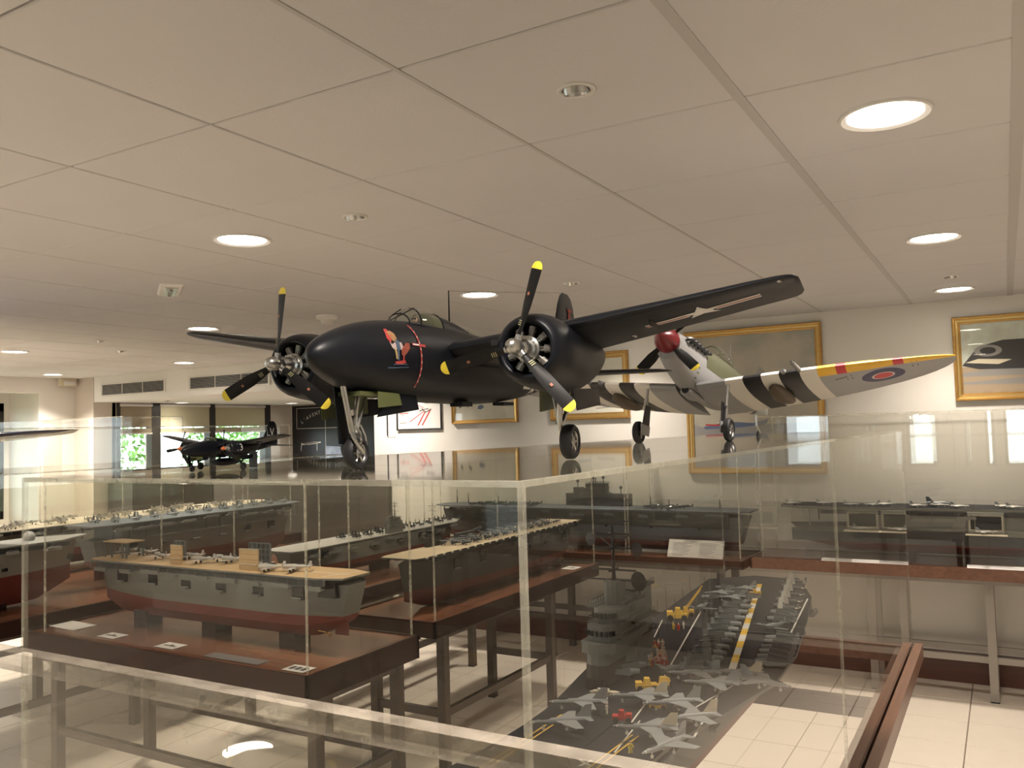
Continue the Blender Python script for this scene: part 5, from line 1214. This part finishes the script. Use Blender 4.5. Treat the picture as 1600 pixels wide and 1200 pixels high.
    # cockpit
    can = smooth_stations([(-2.62, 2.98, .10, .04), (-2.95, 2.98, .27, .22), (-3.35, 2.98, .33, .385), (-3.8, 2.98, .34, .40), (-4.3, 2.98, .33, .36)], 3)
    MB().loft([sect(x, z, w_, h, 24, 2.1)[0:13] for x, z, w_, h in can], close=False, cap0=False, cap1=False).build('canopy', m_cgl, T, True, 80, recalc=True)
    fr = MB()
    for x, w_, h in ((-2.98, .28, .235), (-3.33, .335, .39), (-4.28, .335, .37)):
        fr.tube([(x-(.10 if x == -3.33 else 0)*(1-abs(2*k/12-1)), w_*math.cos(PI*k/12), 2.98+h*math.sin(PI*k/12)) for k in range(13)], .016, 6)
    fr.tube([(-2.62, .0, 3.02), (-2.95, .12, 3.19), (-3.35, .15, 3.36)], .012, 5).tube([(-2.62, .0, 3.02), (-2.95, -.12, 3.19), (-3.35, -.15, 3.36)], .012, 5)
    for sd in (1, -1): fr.tube([(-2.62, sd*.10, 2.99), (-2.95, sd*.275, 2.99), (-3.35, sd*.335, 2.99), (-4.3, sd*.335, 2.99)], .018, 6)
    fr.build('canopy_frame', m_blk, T)
    MB().loft([sect(x, z, w_, h, 24, 2.1)[0:13] for x, z, w_, h in ((-3.98, 2.98, .30, .35), (-4.28, 2.98, .31, .345))], close=False).build('headrest_bulkhead', m_zinc, T)
    sp = smooth_stations([(-4.28, 2.95, .335, .39), (-5.0, 2.93, .33, .34), (-5.8, 2.9, .30, .22), (-6.8, 2.86, .22, .12), (-8.0, 2.8, .1, .05)], 3)
    MB().loft([sect(x, z, w_, h, 24, 2.1)[0:13] for x, z, w_, h in sp], close=False, cap0=True).build('spine_fairing', m_blk, T, True, 60)
    rc = smooth_stations([(-5.55, 2.92, .31, .27), (-5.95, 2.92, .30, .27), (-6.5, 2.92, .26, .15)], 3)
    MB().loft([sect(x, z, w_, h, 20, 2.1)[0:11] for x, z, w_, h in rc], close=False, cap0=False, cap1=False).build('rear_canopy', m_cgl, T, True, 80)
    MB().cyl((-5.15, 0, 3.25), (-5.15, 0, 3.98), .022, .012, 6).build('aerial_mast', m_blade, T)
    MB().cyl((-5.15, 0, 3.97), (-12.3, 0, 4.9), .004, n=3).build('aerial_wire', m_blade, T)
    if not small:
        p = MB().ball((-3.72, 0, 3.17), .105, 10, 0, 1.15); p.m = [0]*len(p.m); hd = p.build('pilot', mat('pilot suit', (.09, .07, .05), .7), T, True)
        MB().loft([sect(-3.60, 2.95, .16, .14, 16, 2.0), sect(-3.72, 2.96, .20, .16, 16, 2.0), sect(-3.88, 2.95, .17, .14, 16, 2.0)]).build('shoulders', mat('pilot suit', (.09, .07, .05)), hd, True)
        MB().ball((-3.655, 0, 3.155), .068, 8).build('face', m_tan, hd, True); MB().cyl((-3.60, -.05, 3.18), (-3.60, .05, 3.18), .022, n=8).build('goggles', m_win, hd)
        MB().cyl((-3.595, 0, 3.15), (-3.58, 0, 3.135), .013, n=6).build('nose', m_tan, hd)
    # navigation light and pitot
    MB().lathe([(0, .001), (.05, .05), (.16, .05), (.24, .001)], (-4.93, 7.07, 3.50), (-1, .35, 0), 12).build('navigation_light', m_alu, T, True)
    MB().cyl((-6.3, 3.9, 2.92), (-6.3, 3.95, 2.75), .03, n=6).cyl((-6.3, 3.95, 2.78), (-6.05, 3.95, 2.76), .015, n=6).build('pitot_tube', m_trim, T)
    for y in (3.3, 4.6):
        MB().loft([foil(-4.9, 1.0, .08, 'z', 2.78+.13*(y-3.3)), foil(-5.0, .7, .06, 'z', 2.66+.13*(y-3.3), 0)]).build('pylon', m_blk, T, loc=(0, y, 0))
    # print on the surfaces
    bf = bvh_of([f]); bw = bvh_of([wings[0]])
    if not small:
        q = MB()
        SX = -2.72
        for k in range(22):
            a0_, a1_ = math.radians(62-4.9*k), math.radians(62-4.9*(k+1)); sx = SX-.10*math.cos(a0_*1.3)
            stick(q, [rect(-.026, 2.25+.77*math.sin(a1_), .026, 2.25+.77*math.sin(a0_))], bf, (sx, 3, 0), (-1, 0, 0), (0, 0, 1), .014, 0)
            if k % 2: stick(q, [rect(-.010, 2.25+.77*math.sin(a1_)+.005, .010, 2.25+.77*math.sin(a0_)-.012)], bf, (sx, 3, 0), (-1, 0, 0), (0, 0, 1), .020, 1)
        stick(q, [rect(-.26, 2.50, .22, 2.55)], bf, (SX-.06, 3, 0), (-1, 0, 0), (0, 0, 1), .022, 0, maxlen=.1)
        stick(q, [rect(-.24, 2.512, -.02, 2.538)], bf, (SX-.06, 3, 0), (-1, 0, 0), (0, 0, 1), .027, 1, maxlen=.1)
        q.build('warning_stripes', [m_pr, m_pw], f, recalc=False)
        q = MB(); o_ = (-2.02, 3, 2.42); U = (-1, 0, 0); V = (0, 0, 1)
        for pts, mi in (([(-.42, .20), (-.36, .42), (-.22, .44), (-.14, .30), (-.22, .18), (-.30, .08)], 0), ([(-.30, .36), (-.12, .40), (.02, .34), (.05, .22), (-.05, .12), (-.20, .16)], 2), ([(-.36, .12), (-.26, .06), (-.10, .12), (-.02, .02), (-.10, -.10), (-.28, -.02)], 1),
                        ([(.02, .12), (.20, .14), (.26, .04), (.18, -.06), (.04, -.02)], 1), ([(-.06, .20), (.10, .16), (.12, -.02), (.02, -.10), (-.08, .00)], 4), ([(-.20, .0), (-.08, -.08), (-.04, -.26), (-.12, -.28)], 3), ([(-.06, -.06), (.04, -.08), (.02, -.30), (-.06, -.30)], 4),
                        ([(.14, -.04), (.30, .06), (.42, .14), (.62, .14), (.60, .02), (.40, -.12), (.22, -.20), (.14, -.16)], 5), ([(-.20, -.34), (.30, -.28), (.36, -.34), (.10, -.40), (-.14, -.39)], 0), ([(-.5, -.48), (.5, -.43), (.5, -.45), (-.5, -.51)], 4), ([(-.28, -.40), (.42, -.37), (.42, -.385), (-.28, -.42)], 4), ([(.18, -.2), (.25, -.18), (.22, -.30), (.16, -.30)], 0)):
            stick(q, [[(a_*.66, b_*.80) for a_, b_ in pts]], bf, o_, U, V, .010+.0012*len(q.f)/10, mi, maxlen=.12)
        q.build('nose_art', [m_pr, mat('print pale', (.42, .33, .31), .6), m_pg, mat('print straw', (.34, .24, .09), .6), m_pbl, m_hair], f, recalc=False)
        st_ = MB(); stick(st_, [star(.34), [(.28, .10), (.85, .10), (.85, -.12), (.28, -.12)], [(-.28, .10), (-.85, .10), (-.85, -.12), (-.28, -.12)]], bf, (-9.05, 3, 1.98), (-1, 0, 0), (0, 0, 1), .016, 0, maxlen=.2)
        st_.build('star_insignia', m_pw, f, recalc=False)
        # under-wing star and bars
        q = MB(); o_ = (-5.50, 5.55, 0); U = (0, 1, .0); V = (1, 0, 0)
        stick(q, [star(.52, 0, 0, .0)], bw, o_, (0, 1, 0), (1, 0, 0), .012, 0, maxlen=.25)
        stick(q, [[(.34, .16), (1.15, .16), (1.15, .06), (.30, .06)], [(.28, -.02), (1.15, -.02), (1.15, -.12), (.26, -.12)], [(-.34, .16), (-1.15, .16), (-1.15, .06), (-.30, .06)], [(-.28, -.02), (-1.15, -.02), (-1.15, -.12), (-.26, -.12)]], bw, o_, (0, 1, 0), (1, 0, 0), .012, 0, maxlen=.25)
        stick(q, [[(.30, .06), (1.15, .06), (1.15, -.02), (.28, -.02)], [(-.30, .06), (-1.15, .06), (-1.15, -.02), (-.28, -.02)]], bw, o_, (0, 1, 0), (1, 0, 0), .016, 1, maxlen=.25)
        q.build('wing_star_insignia', [m_pw, mat('print dull red', (.30, .06, .05), .6)], wings[0], recalc=False)
        fin = [c for c in T.children if c.name.startswith('tail_fin')][0]; bt = bvh_of([fin]); q = MB()
        stick(q, [rect(-.55, -.1, -.32, .55), [(.2, .1), (.4, .1), (.4, .48), (.25, .3)], rect(.2, .38, .62, .46)], bt, (-12.45, 2, 4.0), (-1, 0, 0), (0, 0, 1), .03, 0); q.build('tail_letters', m_pr, fin, recalc=False)
    else:
        fin = [c for c in T.children if c.name.startswith('tail_fin')][0]; bt = bvh_of([fin]); q = MB()
        vs, fs = text_polys('LV', 1.15); stick(q, None, bt, (-12.3, 2, 3.75), (-1, 0, 0), (0, 0, 1), .03, 0, verts_faces=(vs, fs)); q.build('tail_letters', m_pw, fin, recalc=False)
        q = MB(); vs, fs = text_polys('13', .95); bn = bvh_of([nacs[0]]); stick(q, None, bn, (-4.02, 6, 2.40), (-1, 0, 0), (0, 0, 1), .03, 0, verts_faces=(vs, fs)); q.build('number', m_pw, nacs[0], recalc=False)
        MB().lathe([(0, .001), (.5, .22), (1.4, .38), (2.4, .40), (3.6, .28), (4.6, .001)], (-3.6, 0, .95), (-1, 0, 0), 16).build('drop_tank', m_blk, T, True)
        for x in (-5.0, -6.4): MB().box((x-.1, -.05, 1.2), (x+.1, .05, 1.6)).build('tank_pylon', m_blk, T)
    return T
T1 = twin_engined('twin_engined_aircraft', (-.733, .764, ZT+.0003-.18*.0729), (0, 0, math.radians(-83.86)), .0729, 'large black twin-engined propeller aircraft model with yellow blade tips, centre, on the nearest case')
T2 = twin_engined('small_aircraft', (-1.006, .80, ZT+.0003-.18*.0152), (-.014, 0, math.radians(-84.06)), .0152, 'small black model aircraft numbered 13 with a drop tank, left on the nearest case', True)
t = empty('stand_post', (-1.006+.0152*(-9.8*math.cos(math.radians(-84.06))), .80+.0152*(9.8*.9946), ZT), label='dark square post under the tail of the small black aircraft', cat='stand')
MB().box((-.0045, -.0045, .0003), (.0045, .0045, .0235)).build('post', m_hulld, t); MB().box((-.006, -.005, .0235), (.006, .005, .0255)).build('cap', m_hulld, t)

# ------------------------------------------------------------------ striped single-engined fighter
m_sg = mat('medium sea grey', (.30, .30, .305), .42); m_og = mat('camouflage green', (.10, .105, .06), .45); m_ogr = mat('ocean grey', (.20, .20, .20), .45)
m_sw = mat('stripe white', (.72, .68, .62), .45); m_sb = mat('stripe black', (.012, .012, .014), .4); m_sy = mat('leading edge yellow', (.80, .46, .04), .45); m_sr = mat('spinner red', (.17, .012, .018), .3); m_sred = mat('patch red', (.55, .04, .05), .5); m_sky = mat('tail grey', (.42, .44, .42), .45)
S = empty('fighter_aircraft', (-.792, 2.158, ZT+.2741), (math.radians(.32), math.radians(-11.08), math.radians(-91.13)), .12288, 'grey single-engined fighter model with black and white striped wings and red spinner', 'model aircraft')
SF = smooth_stations([(-.55, .12, .29, .29, .38), (-1.2, .08, .36, .38, .62), (-2.0, .03, .42, .47, .74), (-3.0, .0, .46, .56, .74), (-4.0, .0, .47, .60, .72), (-5.2, .05, .41, .52, .56), (-6.6, .12, .27, .38, .40), (-8.0, .18, .14, .28, .26), (-8.9, .22, .03, .16, .14)], 4)
def sfm(i, j):
    x = -(SF[i][0]+SF[min(i+1, len(SF)-1)][0])/2; a = (j+.5)/32*360
    up = 8 < a < 172
    if 5.95 < x < 7.35: return 3+int((x-5.95)/.35) % 2
    if 7.35 < x: return 5
    if x < 1.9: return 1 if 50 < a < 130 else 0
    if 2.1 < x < 4.9 and (a < 68 or a > 350): return 2
    if x < 2.1: return 1 if 40 < a < 140 else 0
    if up: return 1
    return 0
sf = MB().loft([sect(x, z, w_, h, 32, 2.15, hb) for x, z, w_, h, hb in SF], mf=sfm).build('fuselage', [m_sg, m_ogr, m_og, m_sw, m_sb, m_sky], S, True, 50)
def sp_wing(sd):
    ys = [.25, .6, .92, 1.12, 1.32, 1.52, 1.73, 1.92, 2.12, 2.34, 2.56, 2.74, 2.92, 3.2, 3.30, 3.50, 3.9, 4.42, 4.62, 4.9, 5.15, 5.35, 5.5, 5.58]
    R = []
    for y in ys:
        c = 2.6*math.sqrt(max(0, 1-(y/5.62)**2)); x = -2.55+.3*c
        R.append(foil(x, c, .13 if y < 4 else .10, 'y', sd*y, -.62+.092*y, 1.0, .9, .07))
    def mf(i, j):
        y = (ys[i]+ys[min(i+1, len(ys)-1)])/2
        le = j <= 1 or j >= len(FOIL)*2-4
        if .92 < y < 2.92: return 1 if int((y-.92)/.4) % 2 == 0 else 2
        if y > 2.92 and le: return 4 if (3.30 < y < 3.50 or 4.42 < y < 4.62) else 3
        return 0 if j >= len(FOIL)-1 else 5
    return MB().loft(R, mf=mf).build('wing', [m_sg, m_sw, m_sb, m_sy, m_sred, m_ogr], S, True, 50)
sw = [sp_wing(1), sp_wing(-1)]
bw = bvh_of([sw[0]])
q = MB(); o_ = (-2.75, 4.15, -3); 
for r_, mi, of in ((.44, 0, .004), (.235, 1, .007), (.19, 2, .010)): stick(q, [disc(r_)], bw, o_, (1, 0, 0), (0, -1, 0), of, mi, maxlen=.2)
stick(q, [stroke((.30, .95), (.34, .72), .04)], bw, o_, (1, 0, 0), (0, -1, 0), .004, 3)
for dx, dy in ((.5, -.62), (.5, -.72), (.42, .60), (.42, .70)): stick(q, [stroke((dx, dy), (dx-.28, dy), .018)], bw, o_, (1, 0, 0), (0, -1, 0), .004, 3)
q.build('roundel', [mat('roundel blue', (.03, .03, .09), .5), mat('roundel white', (.6, .5, .48), .5), m_sred, m_sb], sw[0], recalc=False)
for sd in (1, -1):
    MB().loft([foil(-7.35, 1.15, .09, 'y', sd*.05, .36), foil(-7.5, 1.0, .09, 'y', sd*1.1, .36), foil(-7.75, .65, .07, 'y', sd*1.55, .36), foil(-7.95, .3, .05, 'y', sd*1.70, .36)]).build('tailplane', m_sg, S, True, 50)
    # cannon barrels
    MB().cyl((-2.0, sd*2.55, -.36), (-1.25, sd*2.55, -.36), .055, .045, 10).cyl((-1.25, sd*2.55, -.36), (-1.15, sd*2.55, -.36), .03, n=8).build('cannon', m_ogr, S, True)
    MB().cyl((-1.95, sd*2.22, -.39), (-1.72, sd*2.22, -.39), .07, .05, 10).build('cannon_stub', m_ogr, S, True)
    # underwing radiator fairing
    MB().loft([sect(-2.05, -.55+.03, .01, .01, 16), sect(-2.25, -.57, .16, .10, 16), sect(-2.9, -.60, .24, .15, 16), sect(-3.5, -.58, .16, .09, 16), sect(-3.75, -.55, .01, .01, 16)]).build('underwing_fairing', mat('fairing brown', (.10, .075, .05), .5), S, True, loc=(0, sd*1.95, -.10))
    # gear
    wheel(S, (-1.62, sd*1.08, -1.70), .265, .15, m_alud)
    MB().cyl((-1.85, sd*.98, -.62), (-1.66, sd*.99, -1.70), .04, n=8).cyl((-1.80, sd*.98, -.85), (-1.74, sd*.98, -1.15), .055, n=8).cyl((-1.66, sd*.96, -1.70), (-1.62, sd*1.10, -1.70), .035, n=8).build('gear_strut', m_alu, S, True)
    MB().loft([[(-1.62, sd*.90, -1.05), (-1.88, sd*.90, -1.05), (-1.88, sd*.92, -1.05), (-1.62, sd*.92, -1.05)], [(-1.50, sd*.93, -1.52), (-1.90, sd*.93, -1.52), (-1.90, sd*.95, -1.52), (-1.50, sd*.95, -1.52)]]).build('gear_leg_fairing', m_sb, S)
    MB().loft([[(-1.42, sd*.93, -1.52), (-1.95, sd*.93, -1.52), (-1.95, sd*.95, -1.52), (-1.42, sd*.95, -1.52)], [(-1.45, sd*.93, -1.78), (-1.90, sd*.93, -1.76), (-1.90, sd*.95, -1.76), (-1.45, sd*.95, -1.78)]]).build('wheel_cover', m_sg, S)
MB().loft([foil(-7.1, 1.75, .08, 'z', .30), foil(-7.45, 1.45, .075, 'z', .8), foil(-7.8, 1.05, .07, 'z', 1.2), foil(-8.05, .55, .05, 'z', 1.42)]).build('tail_fin', m_ogr, S, True, 50)
MB().lathe([(0, .001), (.08, .12), (.25, .24), (.45, .33), (.60, .365), (.64, .36), (.64, .001)], (0, 0, .02), (-1, 0, 0), 28).build('spinner_cap', m_sr, S, True) if False else None
make_prop(S, (-.48, 0, .16), .98, math.radians(45), 4, m_sr, m_blade, m_yt, w_=.17, marks=False, spinner=[(-.10, .001), (-.10, .28), (-.05, .285), (.08, .265), (.24, .20), (.36, .12), (.43, .05), (.45, .001)])
ex = None
for k in range(6):
    x = -.88-k*.20
    for sd in (1, -1):
        if ex is None:
            ex = MB().tube([(0, 0, 0), (-.05, .07, .005), (-.17, .11, .01)], [.055, .052, .045], 8).build('exhaust_stub', m_sb, S, True, loc=(x, .33, .27-.015*k))
        else:
            o = bpy.data.objects.new('exhaust_stub', ex.data); COL.objects.link(o); o.parent = S; o.location = (x, sd*(.33+.012*k), .27-.015*k); o.scale = (1, sd, 1)
MB().loft([sect(-1.75, -.70, .10, .06, 16), sect(-1.85, -.71, .16, .10, 16), sect(-2.3, -.73, .17, .11, 16), sect(-3.2, -.68, .06, .04, 16)]).build('chin_intake', m_sg, S, True)
MB().lathe([(0, .001), (0, .085), (.01, .085)], (-1.735, 0, -.70), (1, 0, 0), 16).build('intake_mouth', m_blkin, S)
MB().loft([sect(x, z, w_, h, 24, 2.0)[0:13] for x, z, w_, h in smooth_stations([(-3.15, .50, .16, .06), (-3.5, .50, .27, .33), (-3.95, .50, .31, .42), (-4.5, .50, .30, .36), (-5.1, .46, .22, .18)], 3)], close=False, cap0=False, cap1=False).build('canopy', m_cgl, S, True, 80)
fr = MB()
for x, w_, h in ((-3.5, .275, .335), (-3.6, .285, .36), (-4.45, .305, .37)): fr.tube([(x, w_*math.cos(PI*k/12), .50+h*math.sin(PI*k/12)) for k in range(13)], .016, 5)
for sd in (1, -1): fr.tube([(-3.15, sd*.16, .50), (-3.5, sd*.28, .50), (-4.0, sd*.315, .50), (-5.0, sd*.23, .48)], .016, 5)
fr.build('canopy_frame', m_og, S)
MB().cyl((-5.15, 0, .5), (-5.15, 0, 1.30), .028, .012, 6).build('aerial_mast', m_ogr, S)
tw_ = MB().cyl((-7.75, 0, -.05), (-7.80, 0, -.42), .035, n=8).cyl((-7.80, 0, -.42), (-7.95, .06, -.62), .03, n=8).build('tail_strut', m_alu, S, True)
wheel(S, (-7.96, 0, -.66), .115, .07, m_alud, 'tail_wheel')
b_ = bvh_of([sf]); q = MB(); stick(q, [rect(-.10, -.11, .10, .11)], b_, (-.68, 2, -.44), (-1, 0, 0), (0, 0, 1), .004, 0, maxlen=.1)
vs, fs = text_polys('K', .24); stick(q, None, b_, (-.68, 2, -.44), (-1, 0, 0), (0, 0, 1), .008, 1, verts_faces=(vs, fs))
for k in range(3): stick(q, [rect(-.05, -.02, .05, .02)], b_, (-1.62, 2, -.22-.12*k), (-1, 0, 0), (0, 0, 1), .004, 2)
q.build('nose_letter', [m_sb, m_sw, mat('stencil green', (.12, .13, .06), .5)], sf, recalc=False)
MB().tube([(-.58, .24, .30), (-.60, .29, .12), (-.60, .24, -.12)], .015, 5).build('cowling_ring', m_ogr, S)

# ------------------------------------------------------------------ dark blue aircraft at the left edge
m_gb = mat('gloss sea blue', (.018, .022, .05), .15, coat=.6)
tipv = Vector((0, 0, 1.785))+(_r*(130-800)/1324-_u*(677-600)/1324+_w)*4.85
bl = toy_prop(2.0, m_gb, name='model_aircraft'); bl.scale = (1, 1, .75)
bl.location = (tipv.x-1.10*.865, tipv.y-1.10*.5, 1.6215); bl.rotation_euler = (0, 0, math.radians(-60))
for ch in list(bl.children):
    if ch.name.startswith('wings'): bpy.data.objects.remove(ch)
for sd in (1, -1): MB().loft([foil(.50, .56, .16, 'y', 0, .25, inc=.10), foil(.46, .46, .15, 'y', sd*.5, .27, inc=.10), foil(.40, .30, .13, 'y', sd*.95, .295, inc=.10), foil(.35, .20, .10, 'y', sd*1.12, .305, inc=.10), foil(.28, .06, .08, 'y', sd*1.19, .31)]).build('wing', m_gb, bl, True, 50)
tag(bl, 'glossy dark blue aircraft model whose wing enters at the left edge', 'model aircraft')
